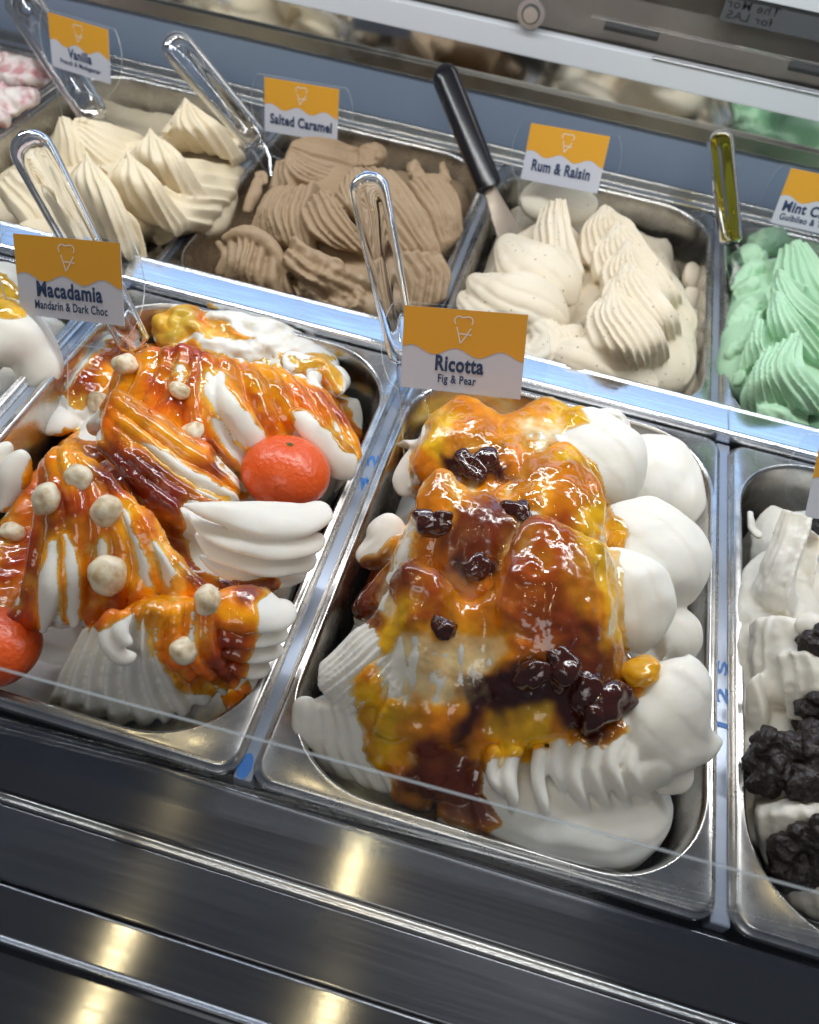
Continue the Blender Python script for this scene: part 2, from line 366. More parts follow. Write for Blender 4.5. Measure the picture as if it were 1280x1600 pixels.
# ------------------------------------------------------------------ lettering
def text_mesh(name, body, w, h, center, m, parent, z=0.0004, bold=0.018, rot=0.0, mirror=False):
    """flat lettering fitted into a w x h box (metres) in the local xy plane"""
    cu = bpy.data.curves.new(name, 'FONT'); cu.body = body; cu.size = 1.0; cu.offset = bold; cu.resolution_u = 3; cu.space_character = 1.08
    t = bpy.data.objects.new(name, cu); COL.objects.link(t)
    dg = bpy.context.evaluated_depsgraph_get(); me = bpy.data.meshes.new_from_object(t.evaluated_get(dg))
    bpy.data.objects.remove(t); bpy.data.curves.remove(cu)
    V = np.array([v.co[:] for v in me.vertices]); lo, hi = V.min(0), V.max(0)
    V[:, 0] = (V[:, 0] - (lo[0] + hi[0]) / 2) / (hi[0] - lo[0]) * w * (-1 if mirror else 1)
    V[:, 1] = (V[:, 1] - (lo[1] + hi[1]) / 2) / (hi[1] - lo[1]) * h
    c, s = math.cos(rot), math.sin(rot)
    X = V[:, 0] * c - V[:, 1] * s + center[0]; Y = V[:, 0] * s + V[:, 1] * c + center[1]
    me.vertices.foreach_set('co', np.column_stack([X, Y, np.full(len(X), z)]).ravel()); me.update()
    me.materials.clear()
    return link(name, me, m, parent, False)
NAVY = m_simple('navy_ink', (0.022, 0.045, 0.115), 0.5)
BLUEINK = m_simple('blue_ink', (0.02, 0.16, 0.52), 0.4)
WHITEINK = m_simple('white_ink', (0.78, 0.74, 0.70), 0.5)
PAPER = m_simple('card_paper', (0.58, 0.60, 0.68), 0.45)
ORANGE = m_simple('card_orange', (0.74, 0.36, 0.030), 0.45)
# blue writing on the strips (sits in strip space: x across, y along)
def strip_text(st, body, y, w, l):
    text_mesh('blue_writing', body, l, w, (0, y), BLUEINK, st, 0.0003, 0.02, math.pi / 2)
strip_text(st_r, '1 2 S', at(1133, 1085, -.006)[1] - .0045, .0062, .046)
strip_text(st_m, '4 2', at(574, 738, -.006)[1] - .0045, .0062, .036)
pyd('blue_mark', [(.0048 * math.cos(a) * .75 - .001, .007 + .0075 * math.sin(a), .0004) for a in np.linspace(0, 2 * math.pi, 20, endpoint=False)], [tuple(range(20))], BLUEINK, st_m)
text_mesh('reflected_writing', 'The Mor', .050, .0075, (aty(1178, 12, .784)[0], zt + .009 - .1085), m_simple('reflection_grey', (0.03, 0.03, 0.035), 0.4), ac, 0.0, 0.01, 0, True)  # reflection of lettering, put in as flat dark text on the band
for o in [c for c in ac.children if c.name.startswith('reflected_writing')]:
    o.rotation_euler = (math.pi / 2, 0, 0); o.location = (0, .7836 - .776, 0)
o = text_mesh('reflected_writing', 'for LAS', .044, .0070, (aty(1168, 38, .784)[0], zt - .0005 - .1085), MATS['reflection_grey'], ac, 0.0, 0.01, 0, True)
o.rotation_euler = (math.pi / 2, 0, 0); o.location = (0, .7836 - .776, 0)

# ------------------------------------------------------------------ flavour signs
CW, CH = 0.085, 0.055
def ribbon(name, lines, wd, m, parent, z):
    V, Fc = [], []
    for L in lines:
        L = np.array(L) * .001; n = len(L)
        T = np.gradient(L, axis=0); T /= np.linalg.norm(T, axis=1)[:, None] + 1e-9; N = np.column_stack([-T[:, 1], T[:, 0]])
        b = len(V)
        for i in range(n):
            for s in (-1, 1): V.append((*(L[i] + s * N[i] * wd / 2), z))
        Fc += [(b + 2 * i, b + 2 * i + 1, b + 2 * i + 3, b + 2 * i + 2) for i in range(n - 1)]
    return pyd(name, V, Fc, m, parent, False)
def arc(cx, cy, r, a0, a1, n=10):
    return [(cx + r * math.cos(math.radians(a)), cy + r * math.sin(math.radians(a))) for a in np.linspace(a0, a1, n)]
def sign(eul, loc, texts, label, stake=0.085, stake_dx=0.0, k=1.0):
    loc = tuple(CAM + (np.array(loc) - CAM) * k); s = empty('flavour_sign', loc); s.scale = (k, k, k); s.rotation_euler = Euler([math.radians(a) for a in eul], 'XYZ')
    tag(s, label, 'sign', 'flavour signs standing in the gelato')
    # clear holder: round plate, cut flat above the card, and a tapered stake below its left half
    R_ = .060; th = .0014; P = []
    for a in np.linspace(70, -90, 30): P.append((R_ * .98 * math.cos(math.radians(a)), max(min(R_ * .92 * math.sin(math.radians(a)) + .002, CH / 2 + .002), -.045)))
    P += [(-.006 + stake_dx, -.0455), (-.011 + stake_dx, -stake), (-.034 + stake_dx, -stake), (-.044 + stake_dx, -.030)]
    for a in np.linspace(208, 110, 16): P.append((R_ * .98 * math.cos(math.radians(a)), min(R_ * .92 * math.sin(math.radians(a)) + .002, CH / 2 + .002)))
    n = len(P); V = [(x, y, -.0008) for x, y in P] + [(x, y, -.0008 - th) for x, y in P]
    o = pyd('holder', V, [tuple(range(n)), tuple(range(2 * n - 1, n - 1, -1))] + [(i, n + i, n + (i + 1) % n, (i + 1) % n) for i in range(n)], [CLEAR, EDGE_SIGN], s, False)
    for p in o.data.polygons:
        if len(p.vertices) == 4: p.material_index = 1
    cdo = box('card', (-CW / 2, -CH / 2, -.0006), (CW / 2, CH / 2, 0), PAPER, s)
    xs = np.linspace(-CW / 2, CW / 2, 60)
    wy = -.0005 + .0026 * np.sin((xs + CW / 2) / CW * 2.7 * 2 * math.pi + .2) - .035 * 0 * xs
    V = [(x, CH / 2, .0002) for x in xs] + [(x, y, .0002) for x, y in zip(xs, wy)]
    pyd('orange_band', V, [(i, 60 + i, 61 + i, i + 1) for i in range(59)], ORANGE, cdo, False)
    cy = 16
    ribbon('logo', [arc(-3.3, cy + 4.2, 3.0, 225, 45) + arc(3.3, cy + 4.2, 3.0, 135, -45)[1:], [(-4.6, cy + .2), (-2.2, cy - 7.5), (-1.4, cy - 10.5)], [(5.4, cy - .2), (1.5, cy - 6.4), (-1.4, cy - 10.5)], [(-2.6, cy - 4.2), (2, cy - 4.2), (6.0, cy - 4.6)]], .00075, WHITEINK, cdo, .0004)
    for nm, body, w, h, x, y in texts:
        text_mesh(nm, body, w * .001, h * .001, (x * .001, y * .001), NAVY, cdo, .0004, .036 if nm == 'flavour_name' else .024)
    return s
sg_ric = sign((60.4, -14.0, -4.2), (0.0426, 0.2926, 0.0709), [('flavour_name', 'Ricotta', 34, 10.8, -1, -8.6), ('flavour_detail', 'Fig & Pear', 27, 7.4, -2, -19.6)], 'orange and white card sign reading Ricotta Fig & Pear', .10)
sg_mac = sign((62.1, -10.7, -1.4), (-0.2346, 0.2766, 0.0597), [('flavour_name', 'Macadamia', 53, 11, 0, -8.2), ('flavour_detail', 'Mandarin & Dark Choc', 59, 6.2, .5, -19)], 'orange and white card sign reading Macadamia Mandarin & Dark Choc', .115)
sign((78, -2.5, -12.3), (-0.4889, 0.7335, 0.0062), [('flavour_name', 'Vanilla', 34, 10.5, 0, -8.2), ('flavour_detail', 'French & Madagascar', 58, 6.6, 0, -19)], 'orange and white card sign reading Vanilla in the back row', .085, k=.90)
sign((79.4, -3.3, .5), (-0.2222, 0.7238, -0.0003), [('flavour_name', 'Salted Caramel', 72, 11, 0, -13)], 'orange and white card sign reading Salted Caramel in the back row', .085, k=.92)
sign((70.3, -8, -11.8), (0.0706, 0.7128, 0.0195), [('flavour_name', 'Rum & Raisin', 64, 11.5, -1, -11.5)], 'orange and white card sign reading Rum & Raisin in the back row', .085, k=.92)
sign((74, -3.0, -4), (0.340, 0.735, 0.0235), [('flavour_name', 'Mint Choc', 56, 10.8, -8.5, -8.2), ('flavour_detail', 'Guibileo & Tra', 50, 6.8, -11, -19)], 'orange and white card sign reading Mint Cho cut off at the right edge', .085, k=.92)
sign((61, -13, -2), (0.3335, 0.292, 0.0500), [], 'cut off sign in a clear holder over the cookie gelato at the right edge', .09)
# ------------------------------------------------------------------ soft-serve shapes
VIEW = -ROT[2]
def catmull(P, n):
    P = np.asarray(P, float); m = len(P)
    if m == 1: return np.repeat(P, n, 0)
    if m == 2: return P[0] + (P[1] - P[0]) * np.linspace(0, 1, n)[:, None]
    Q = np.vstack([2 * P[0] - P[1], P, 2 * P[-1] - P[-2]])
    t = np.linspace(0, m - 1, n); i = np.minimum(t.astype(int), m - 2); f = (t - i)[:, None]
    a, b, c, d = Q[i], Q[i + 1], Q[i + 2], Q[i + 3]
    return .5 * (2 * b + (c - a) * f + (2 * a - 5 * b + 4 * c - d) * f ** 2 + (3 * b - a - 3 * c + d) * f ** 3)
class Soft:
    """collects closed pieces that are later fused into one body"""
    def __init__(s): s.V, s.F, s.n = [], [], 0
    def add(s, V, Fc):
        s.V.append(V); s.F += [tuple(i + s.n for i in f) for f in Fc]; s.n += len(V)
    def stroke(s, pts, n=0, amp=.10, flat=.75, up=.5, ends='rr', twist=0., rough=0., K=72, Mn=56, phase=0., saw=1.0, sink=.6):
        """pts: (px, py, z mm, width px). a swept rope with n ridges along its visible half"""
        C = catmull([[*mm(p), p[3]] for p in pts], Mn)
        P = C[:, :3]; w = np.maximum(C[:, 3], .5) * dist(P) / F_PX
        T = np.gradient(P, axis=0); T /= np.linalg.norm(T, axis=1)[:, None]
        N0 = np.array([0, 0, 1.]) * up + VIEW * (1 - up)
        N = N0 - T * (T @ N0)[:, None]; N /= np.linalg.norm(N, axis=1)[:, None]; B = np.cross(T, N)
        L = np.concatenate([[0], np.cumsum(np.linalg.norm(np.diff(P, axis=0), axis=1))])
        e = np.ones(Mn)
        if ends[0] == 'r': q = np.clip(L / (w * .5 + 1e-9), 0, 1); e *= np.sqrt(np.maximum(1 - (1 - q) ** 2, .0009))
        if ends[1] == 'r': q = np.clip((L[-1] - L) / (w * .5 + 1e-9), 0, 1); e *= np.sqrt(np.maximum(1 - (1 - q) ** 2, .0009))
        th = np.linspace(0, 2 * np.pi, K, endpoint=False)
        t = np.linspace(0, 1, Mn)[:, None]
        if n:
            u = n * th[None, :] / np.pi + twist * t + phase
            fr = (u % 1.0) ** saw
            prof = np.abs(np.sin(np.pi * fr)) ** .7
            jr = 1 - .5 * rng.random(n + 8); r = 1 - amp * jr[(np.floor(u).astype(int)) % (n + 8)] * (1 - prof) * (th[None, :] < np.pi)
        else: r = np.ones((Mn, K))
        hw = w * .5 * e
        # spine is the visible top: centre lies flat*w/2 below it
        cen = P - N * (hw * flat)[:, None] * sink
        V = cen[:, None, :] + B[:, None, :] * (hw[:, None] * np.cos(th)[None, :] * r)[:, :, None] + N[:, None, :] * (hw[:, None] * flat * np.sin(th)[None, :] * r)[:, :, None]
        V = V.reshape(-1, 3)
        if rough: V = V + fbm(V, 90, 3)[:, None] * rough * VIEW
        Fc = [(a * K + i, a * K + (i + 1) % K, (a + 1) * K + (i + 1) % K, (a + 1) * K + i) for a in range(Mn - 1) for i in range(K)]
        Fc += [tuple(range(K - 1, -1, -1)), tuple((Mn - 1) * K + i for i in range(K))]
        s.add(V, Fc)
    def patch(s, curves, n=6, amp=2.2, thick=26, bulge=0., edge=5., Mn=50, per=12, saw=1.0, rough=0., tail=0.0, blade=False, peak=False, open_end=False, jit=.35, ew=.22):
        """ridged sheet through curves of (px, py, z mm); ridges run along the curves. amp, thick, bulge, edge in mm"""
        G = np.array([catmull([mm(p) for p in c], Mn) for c in curves])
        U = max(n * per, 36); G = np.array([catmull(G[:, j], U) for j in range(Mn)]).transpose(1, 0, 2)   # U x Mn x 3
        du = np.gradient(G, axis=0); dt = np.gradient(G, axis=1); N = np.cross(du, dt); N /= np.linalg.norm(N, axis=2)[:, :, None] + 1e-12
        sg = np.sign((N @ (VIEW + np.array([0, 0, .6]))).mean()); N = N * sg
        N = N * .7 + .3 * (VIEW * .5 + np.array([0, 0, .5])); N /= np.linalg.norm(N, axis=2)[:, :, None]
        u = np.linspace(0, 1, U)[:, None]; t = np.linspace(0, 1, Mn)[None, :]
        h = 0 * u * t
        if n:
            wd = 1 + jit * (rng.random(n) * 2 - 1); ed_ = np.concatenate([[0], np.cumsum(wd)]) / wd.sum(); am = 1 - jit * rng.random(n)
            uu = np.clip(u + (.12 / n) * np.sin(2 * np.pi * (t * 1.1 + rng.random())) * np.minimum(1, 4 * np.minimum(u, 1 - u)), 0, .99999)
            k = np.clip(np.searchsorted(ed_, uu, side='right') - 1, 0, n - 1); f = ((uu - ed_[k]) / (ed_[k + 1] - ed_[k])) ** saw
            pr = (1 - np.abs(2 * f - 1)) ** 1.25 if blade else np.abs(np.sin(np.pi * f)) ** 1.05
            h = amp * am[k] * (pr - 1.0) * (1 - tail * t)
        ed = np.minimum(u, 1 - u) * 2
        h = h + bulge * (1 - (2 * u - 1) ** 2) - edge * np.clip(1 - ed / ew, 0, 1) ** 2
        if not peak: h = h - edge * 1.2 * np.clip(1 - t / (ew * .4), 0, 1) ** 2
        if not open_end: h = h - edge * 1.2 * np.clip((t - 1 + ew * .4) / (ew * .4), 0, 1) ** 2
        top = G + N * (h * .001)[:, :, None]
        if rough: top = top + (fbm(top.reshape(-1, 3), 110, 3) * rough * .001).reshape(U, Mn)[:, :, None] * N
        bot = G - N * thick * .001
        V = np.concatenate([top.reshape(-1, 3), bot.reshape(-1, 3)]); o = U * Mn
        I = lambda a, b: a * Mn + b
        Fc = []
        for a in range(U - 1):
            for b in range(Mn - 1):
                Fc.append((I(a, b), I(a + 1, b), I(a + 1, b + 1), I(a, b + 1))); Fc.append((o + I(a, b + 1), o + I(a + 1, b + 1), o + I(a + 1, b), o + I(a, b)))
        for b in range(Mn - 1):
            Fc.append((I(0, b), I(0, b + 1), o + I(0, b + 1), o + I(0, b))); Fc.append((I(U - 1, b + 1), I(U - 1, b), o + I(U - 1, b), o + I(U - 1, b + 1)))
        for a in range(U - 1):
            Fc.append((I(a + 1, 0), I(a, 0), o + I(a, 0), o + I(a + 1, 0))); Fc.append((I(a, Mn - 1), I(a + 1, Mn - 1), o + I(a + 1, Mn - 1), o + I(a, Mn - 1)))
        s.add(V, Fc)
    def fill(s, cx, y0, z_pan, top, inset=.016, lump=.006, depth=.1, ylim=None):
        """the gelato that fills the bottom of a pan"""
        nx, ny = 40, 56; x0, x1, ya, yb = cx - .1218 + inset, cx + .1218 - inset, y0 + inset, y0 + .3565 - inset
        if ylim: ya, yb = ylim
        X, Y = np.meshgrid(np.linspace(x0, x1, nx), np.linspace(ya, yb, ny), indexing='ij')
        # round the corners
        r = .04; dx = np.maximum(np.abs(X - (x0 + x1) / 2) - ((x1 - x0) / 2 - r), 0); dy = np.maximum(np.abs(Y - (ya + yb) / 2) - ((yb - ya) / 2 - r), 0)
        d = np.hypot(dx, dy); f = np.where(d > 0, np.minimum(r / np.maximum(np.maximum(dx, dy), 1e-9), 1e9), 1)
        k = np.where((dx > 0) & (dy > 0), np.maximum(dx, dy) / np.maximum(d, 1e-9), 1.0)
        X = X - np.sign(X - (x0 + x1) / 2) * dx * (1 - k); Y = Y - np.sign(Y - (ya + yb) / 2) * dy * (1 - k)
        P = np.stack([X, Y, np.zeros_like(X)], -1).reshape(-1, 3)
        ed = np.minimum(np.minimum((X - x0), (x1 - X)), np.minimum((Y - ya), (yb - Y))) / .02
        Z = z_pan + top + lump * fbm(P, 28, 3).reshape(nx, ny) - .012 * np.clip(1 - ed, 0, 1) ** 2
        Vt = np.stack([X, Y, Z], -1).reshape(-1, 3); Vb = Vt.copy(); Vb[:, 2] = z_pan - depth
        o = nx * ny; I = lambda a, b: a * ny + b; Fc = []
        for a in range(nx - 1):
            for b in range(ny - 1):
                Fc.append((I(a, b), I(a + 1, b), I(a + 1, b + 1), I(a, b + 1))); Fc.append((o + I(a, b + 1), o + I(a + 1, b + 1), o + I(a + 1, b), o + I(a, b)))
        per = [I(a, 0) for a in range(nx)] + [I(nx - 1, b) for b in range(1, ny)] + [I(a, ny - 1) for a in range(nx - 2, -1, -1)] + [I(0, b) for b in range(ny - 2, 0, -1)]
        for i in range(len(per)):
            j = (i + 1) % len(per); Fc.append((per[j], per[i], o + per[i], o + per[j]))
        s.add(Vt if False else np.concatenate([Vt, Vb]), Fc)
    def warp(s, a):
        """slow irregular pull through the whole body"""
        V = np.concatenate(s.V); s.V = [V + a * np.column_stack([fbm(V + k * 5.1, 38, 2) for k in range(3)])]
    def fuse(s, voxel, smooth=2, factor=.5):
        me = bpy.data.meshes.new('tmp'); me.from_pydata(np.concatenate(s.V).tolist(), [], s.F); me.update()
        o = bpy.data.objects.new('tmp', me); COL.objects.link(o)
        r = o.modifiers.new('r', 'REMESH'); r.mode = 'VOXEL'; r.voxel_size = voxel; r.adaptivity = 0
        if smooth: q = o.modifiers.new('s', 'SMOOTH'); q.iterations = smooth; q.factor = factor
        dg = bpy.context.evaluated_depsgraph_get(); out = bpy.data.meshes.new_from_object(o.evaluated_get(dg))
        bpy.data.objects.remove(o); bpy.data.meshes.remove(me)
        return out
def mesh_np(me):
    V = np.empty(len(me.vertices) * 3); me.vertices.foreach_get('co', V); V = V.reshape(-1, 3)
    N = np.empty(len(me.vertices) * 3); me.vertices.foreach_get('normal', N); return V, N.reshape(-1, 3)
def keep_top(me, zmin):
    """drop what lies deep in the pan"""
    bm = bmesh.new(); bm.from_mesh(me); bmesh.ops.delete(bm, geom=[v for v in bm.verts if v.co.z < zmin], context='VERTS'); bm.to_mesh(me); bm.free(); me.update()
def poly_sd(x, y, poly):
    """signed distance in px, positive inside"""
    P = np.array(poly, float); Q = np.roll(P, -1, 0); ins = np.zeros(len(x), bool); d2 = np.full(len(x), 1e18)
    for (ax, ay), (bx, by) in zip(P, Q):
        c = ((ay > y) != (by > y)); xi = (bx - ax) * (y - ay) / (by - ay + 1e-12) + ax; ins ^= c & (x < xi)
        ex, ey = bx - ax, by - ay; t = np.clip(((x - ax) * ex + (y - ay) * ey) / (ex * ex + ey * ey + 1e-12), 0, 1)
        d2 = np.minimum(d2, (x - ax - t * ex) ** 2 + (y - ay - t * ey) ** 2)
    return np.where(ins, 1, -1) * np.sqrt(d2)
def make_sauce(soft, parent, masks, colors, base_col, voxel=.0017, smooth=10, t_mm=1.9, bump=1.3, holes=(), name='sauce', edge_px=16, wob=9, thin_col=(.85, .42, .03), seed=0., zmin=-.06, streak=.9, pale_col=(.84, .66, .30), thin=()):
    """sauce lying on the fused body: a smoothed skin pushed outwards inside the traced patches"""
    me = soft.fuse(voxel, smooth, .5); V, N = mesh_np(me)
    x, y = proj(V); W = V + seed
    wobx = wob * fbm(W, 55, 3); woby = wob * fbm(W + 3.3, 55, 3)
    sd = np.full(len(V), -1e3)
    for m in masks: sd = np.maximum(sd, poly_sd(x + wobx, y + woby, m))
    for m in holes: sd = np.minimum(sd, -poly_sd(x + wobx, y + woby, m))
    face = N @ VIEW; sd = np.where(face < -.35, np.minimum(sd, -30), sd)
    prof = np.sqrt(np.clip(sd / edge_px, 0, 1)); lum = fbm(W, 48, 3); lum2 = fbm(W + 7, 150, 3)
    flow = fbm(W * np.array([1.0, .28, .28]), 75, 3)          # runs follow the slope
    body = np.clip(t_mm + bump * 1.2 * lum + .45 * bump * lum2 + streak * flow, .12, 9)
    for m in thin: body = body * (1 - .82 * np.clip(.5 + poly_sd(x + 3 * wobx, y + 3 * woby, m) / 30, 0, 1))
    th = np.where(sd > 0, prof * body, np.maximum(sd, -40) * .13)
    P = V + N * (th * .001)[:, None]
    col = np.tile(np.array(base_col, float), (len(V), 1))
    for poly, c, soften in colors:
        a = np.clip(.5 + (poly_sd(x + 2.6 * wobx, y + 2.6 * woby, poly)) / soften, 0, 1)[:, None]; a = a * a * (3 - 2 * a); col = col * (1 - a) + np.array(c) * a
    mid = col * .4 + np.array(thin_col) * .6
    k1 = np.clip((th - .7) / (t_mm * .8), 0, 1)[:, None]; k0 = np.clip((th - .05) / .75, 0, 1)[:, None]
    dk = np.clip((col[:, :1] - .08) / .45, 0, 1); k1 = 1 - (1 - k1) * dk; k0 = 1 - (1 - k0) * (.25 + .75 * dk)
    col = np.array(pale_col) * (1 - k0) + (mid * (1 - k1) + col * k1) * k0
    k2 = np.clip((th - t_mm * 1.5) / (t_mm * 1.2), 0, 1)[:, None] * .55; col = col * (1 - k2 * np.array([.55, .8, .6]))
    v2 = np.clip(.5 + .9 * fbm(W + 11, 60, 3), 0, 1)[:, None]
    col = col * (.80 + .36 * v2)
    me.vertices.foreach_set('co', P.ravel())
    ca = me.color_attributes.new('sauce', 'FLOAT_COLOR', 'POINT'); ca.data.foreach_set('color', np.column_stack([np.clip(col, 0, 1), np.ones(len(V))]).ravel())
    bm = bmesh.new(); bm.from_mesh(me); bm.verts.ensure_lookup_table()
    bmesh.ops.delete(bm, geom=[bm.verts[i] for i in np.nonzero((th < -2.6) | (V[:, 2] < zmin))[0]], context='VERTS'); bm.to_mesh(me); bm.free(); me.update()
    return link(name, me, SAUCE, parent)
def bvh_of(*objs):
    VV, FF, b = [], [], 0
    for o in objs:
        V, _ = mesh_np(o.data); VV += [Vector(v) for v in V]; FF += [tuple(i + b for i in p.vertices) for p in o.data.polygons]; b += len(V)
    return BVHTree.FromPolygons(VV, FF)
def hit(bv, x, y):
    d = ray(x, y); d = d / np.linalg.norm(d); h = bv.ray_cast(Vector(CAM), Vector(d)); return h[0], h[1]
def gelato(name, label, soft, voxel, m, zmin, smooth=2, rough=0.0, part='cream', warp=.0016):
    e = empty(name, (0, 0, 0)); tag(e, label, 'gelato', 'mounds of gelato in the pans')
    soft.warp(warp); me = soft.fuse(voxel, smooth); rough = max(rough, .00010)
    if rough:
        V, N = mesh_np(me); V = V + N * (fbm(V, 170, 3) * rough)[:, None]; me.vertices.foreach_set('co', V.ravel()); me.update()
    keep_top(me, zmin)
    return e, link(part, me, m, e)
# ------------------------------------------------------------------ scoops (spatulas) left in the gelato
def loft(rings, closed_ends=True):
    n = len(rings[0]); V = [v for r in rings for v in r]; Fc = []
    for a in range(len(rings) - 1):
        for i in range(n):
            j = (i + 1) % n; Fc.append((a * n + i, a * n + j, (a + 1) * n + j, (a + 1) * n + i))
    Fc.append(tuple(range(n - 1, -1, -1))); Fc.append(tuple((len(rings) - 1) * n + i for i in range(n)))
    return V, Fc
def scoop(top, bot, z0, length, w_top, w_bot, m, blade_m, label, blade=0.07, thick=0.010, groove=0.5, blade_w=0.6, bend=0.0, bladedir=None):
    B0 = mm((bot[0], bot[1], z0))
    zs = np.linspace(z0 * .001 + .002, .30, 400); L = [np.linalg.norm(at(top[0], top[1], z) - B0) for z in zs]
    # nearest to the camera solution whose length is right
    k0 = int(np.argmin(L)); k = int(np.argmin(np.abs(np.array(L[:k0 + 1]) - length))); T0 = at(top[0], top[1], zs[k])
    ax_ = (T0 - B0) / np.linalg.norm(T0 - B0); ln = np.linalg.norm(T0 - B0)
    nrm = VIEW - ax_ * (VIEW @ ax_); nrm /= np.linalg.norm(nrm); side = np.cross(ax_, nrm)
    wt = w_top * dist(T0) / F_PX; wb = w_bot * dist(B0) / F_PX
    e = empty('gelato_scoop', tuple(B0)); tag(e, label, 'scoop', 'scoops standing in the gelato')
    rings = []; K = 40
    for i in range(41):
        t = i / 40; s_ = t * ln; hw = (wb + (wt - wb) * t ** .8) / 2
        d = ln - s_; cap = min(1, math.sqrt(max(1 - (1 - min(d / hw, 1)) ** 2, .002))); cap0 = min(1, math.sqrt(max(1 - (1 - min(s_ / (hw * .35), 1)) ** 2, .02)))
        hwc = hw * cap * (.55 + .45 * cap0); g = groove * np.clip((d - hw * .5) / (hw * 1.2), 0, 1) * np.clip((s_ - .01) / .02, 0, 1)
        th = thick / 2 * (.45 + .55 * cap) * (.8 + .2 * t)
        c = B0 * 0 + ax_ * s_ + nrm * (bend * math.sin(math.pi * t))
        ring = []
        for k2 in range(K):
            a = 2 * math.pi * k2 / K; ca, sa = math.cos(a), math.sin(a)
            x = math.copysign(abs(ca) ** .6, ca) * hwc; zz = math.copysign(abs(sa) ** .75, sa) * th
            zz *= 1 - g * max(0, 1 - (abs(x) / (hwc * .50)) ** 6)
            ring.append(c + side * x + nrm * zz)
        rings.append(ring)
    V, Fc = loft(rings); o = pyd('handle', V, Fc, m, e); soft_o = soft(o, 60)
    if blade:
        bd = -ax_ if bladedir is None else np.array(bladedir) / np.linalg.norm(bladedir)
        rings = []
        for i in range(13):
            t = i / 12; s_ = t * blade; hw = wb / 2 * (blade_w + .55 * t) ; th = .0016 * (1 - .4 * t)
            c = ax_ * .006 + bd * s_ + nrm * (.010 * t * t)
            rings.append([c + side * hw * math.cos(2 * math.pi * k2 / 20) + nrm * (th * math.sin(2 * math.pi * k2 / 20) - .004 * (1 - math.cos(2 * math.pi * k2 / 20) ** 2) * 0) for k2 in range(20)])
        V, Fc = loft(rings); soft(pyd('blade', V, Fc, blade_m, e), 60)
    return e
ACR = m_glass('clear_acrylic', (0.97, 0.98, 1.0)); YEL = m_glass('yellow_acrylic', (0.93, 0.72, 0.04), .03)
BLK = m_simple('black_plastic', (0.010, 0.010, 0.014), 0.2); BLADE = m_steel('blade_steel', (0.24, 0.20, 0.16), 0.35, 0.5)
scoop((571, 268), (632, 566), 20, .140, 66, 44, ACR, ACR, 'clear plastic scoop handle standing beside the Ricotta sign', .06, .016, .42)
scoop((35, 205), (215, 545), 0, .168, 72, 48, ACR, ACR, 'clear plastic scoop handle behind the Macadamia sign', .03, .016, .42)
scoop((262, 55), (402, 222), -5, .135, 52, 42, ACR, ACR, 'clear plastic scoop handle left of the Salted Caramel sign', .05, .016, .42)
scoop((22, -20), (150, 186), -12, .170, 60, 46, ACR, ACR, 'clear plastic scoop handle behind the Vanilla sign', .04, .016, .42)
scoop((690, 105), (766, 296), 6, .135, 42, 40, BLK, BLADE, 'black plastic scoop handle with steel blade left of the Rum & Raisin sign', .065, .026, .0, .5)
scoop((1124, 204), (1143, 380), 4, .120, 40, 34, YEL, m_glass('pale_acrylic', (0.85, 0.95, 0.9)), 'yellow transparent scoop handle beside the mint gelato', .06, .015, .25)

# ------------------------------------------------------------------ cream colours
WHITE = m_cream('cream_white', (0.88, 0.862, 0.812), .5, .4, .10, 150, None, .005)
IVORY = m_cream('cream_ivory', (0.80, 0.735, 0.60))
VANC = m_cream('cream_vanilla', (0.78, 0.68, 0.50))
CARA = m_cream('cream_caramel', (0.37, 0.262, 0.162), .12, .5, .25, 260)
RUMC = m_cream('cream_rum', (0.77, 0.685, 0.545), .3, .45, .15, 180, (110, .085, (.36, .33, .28)))
MINT = m_cream('cream_mint', (0.45, 0.70, 0.49), .2, .42, .15)
def _pink(nt, b):
    setp(b, Roughness=.55, Subsurface_Weight=.2, Subsurface_Scale=.004)
    nz = noise_bump(nt, b, 70, .6, .002, 6); cr = nt.nodes.new('ShaderNodeValToRGB'); e = cr.color_ramp.elements
    e[0].position = .36; e[0].color = (.55, .26, .27, 1); e[1].position = .5; e[1].color = (.74, .62, .60, 1); x = e.new(.68); x.color = (.78, .73, .68, 1)
    nt.links.new(nz.outputs['Fac'], cr.inputs['Fac']); nt.links.new(cr.outputs['Color'], b.inputs['Base Color'])
PINK = mat('cream_pink', _pink)

# ------------------------------------------------------------------ ricotta, fig and pear
s = Soft(); s.fill(.125, .0032, 0, -.028, .020)
L = s.stroke; Pt = s.patch
# cores under the two columns
L([(770, 680, 44, 200), (790, 800, 52, 300), (790, 950, 50, 340), (780, 1090, 30, 340), (770, 1200, 4, 320)], 0, 0, .5, sink=1.0)
L([(955, 710, 10, 150), (990, 850, 18, 190), (990, 1000, 14, 180), (1010, 1130, 6, 190)], 0, 0, .6, sink=1.0)
for p in ([(840, 680, 50, 100), (905, 690, 61, 155), (962, 735, 55, 155), (986, 788, 36, 90)],
          [(960, 690, 28, 90), (1020, 725, 37, 150), (1052, 780, 28, 130), (1042, 832, 10, 80)],
          [(930, 810, 48, 120), (1000, 840, 54, 190), (1056, 895, 46, 170), (1070, 948, 24, 100)],
          [(950, 860, 57, 100), (985, 915, 57, 150), (1008, 980, 43, 130), (1006, 1024, 26, 60)],
          [(1000, 1010, 8, 90), (1048, 1002, 19, 130), (1070, 1048, 4, 100)],
          [(1045, 825, -8, 80), (1064, 855, -10, 60)]):
    L(p, 6, .04, .46, .40, twist=.5, saw=.55, K=110)
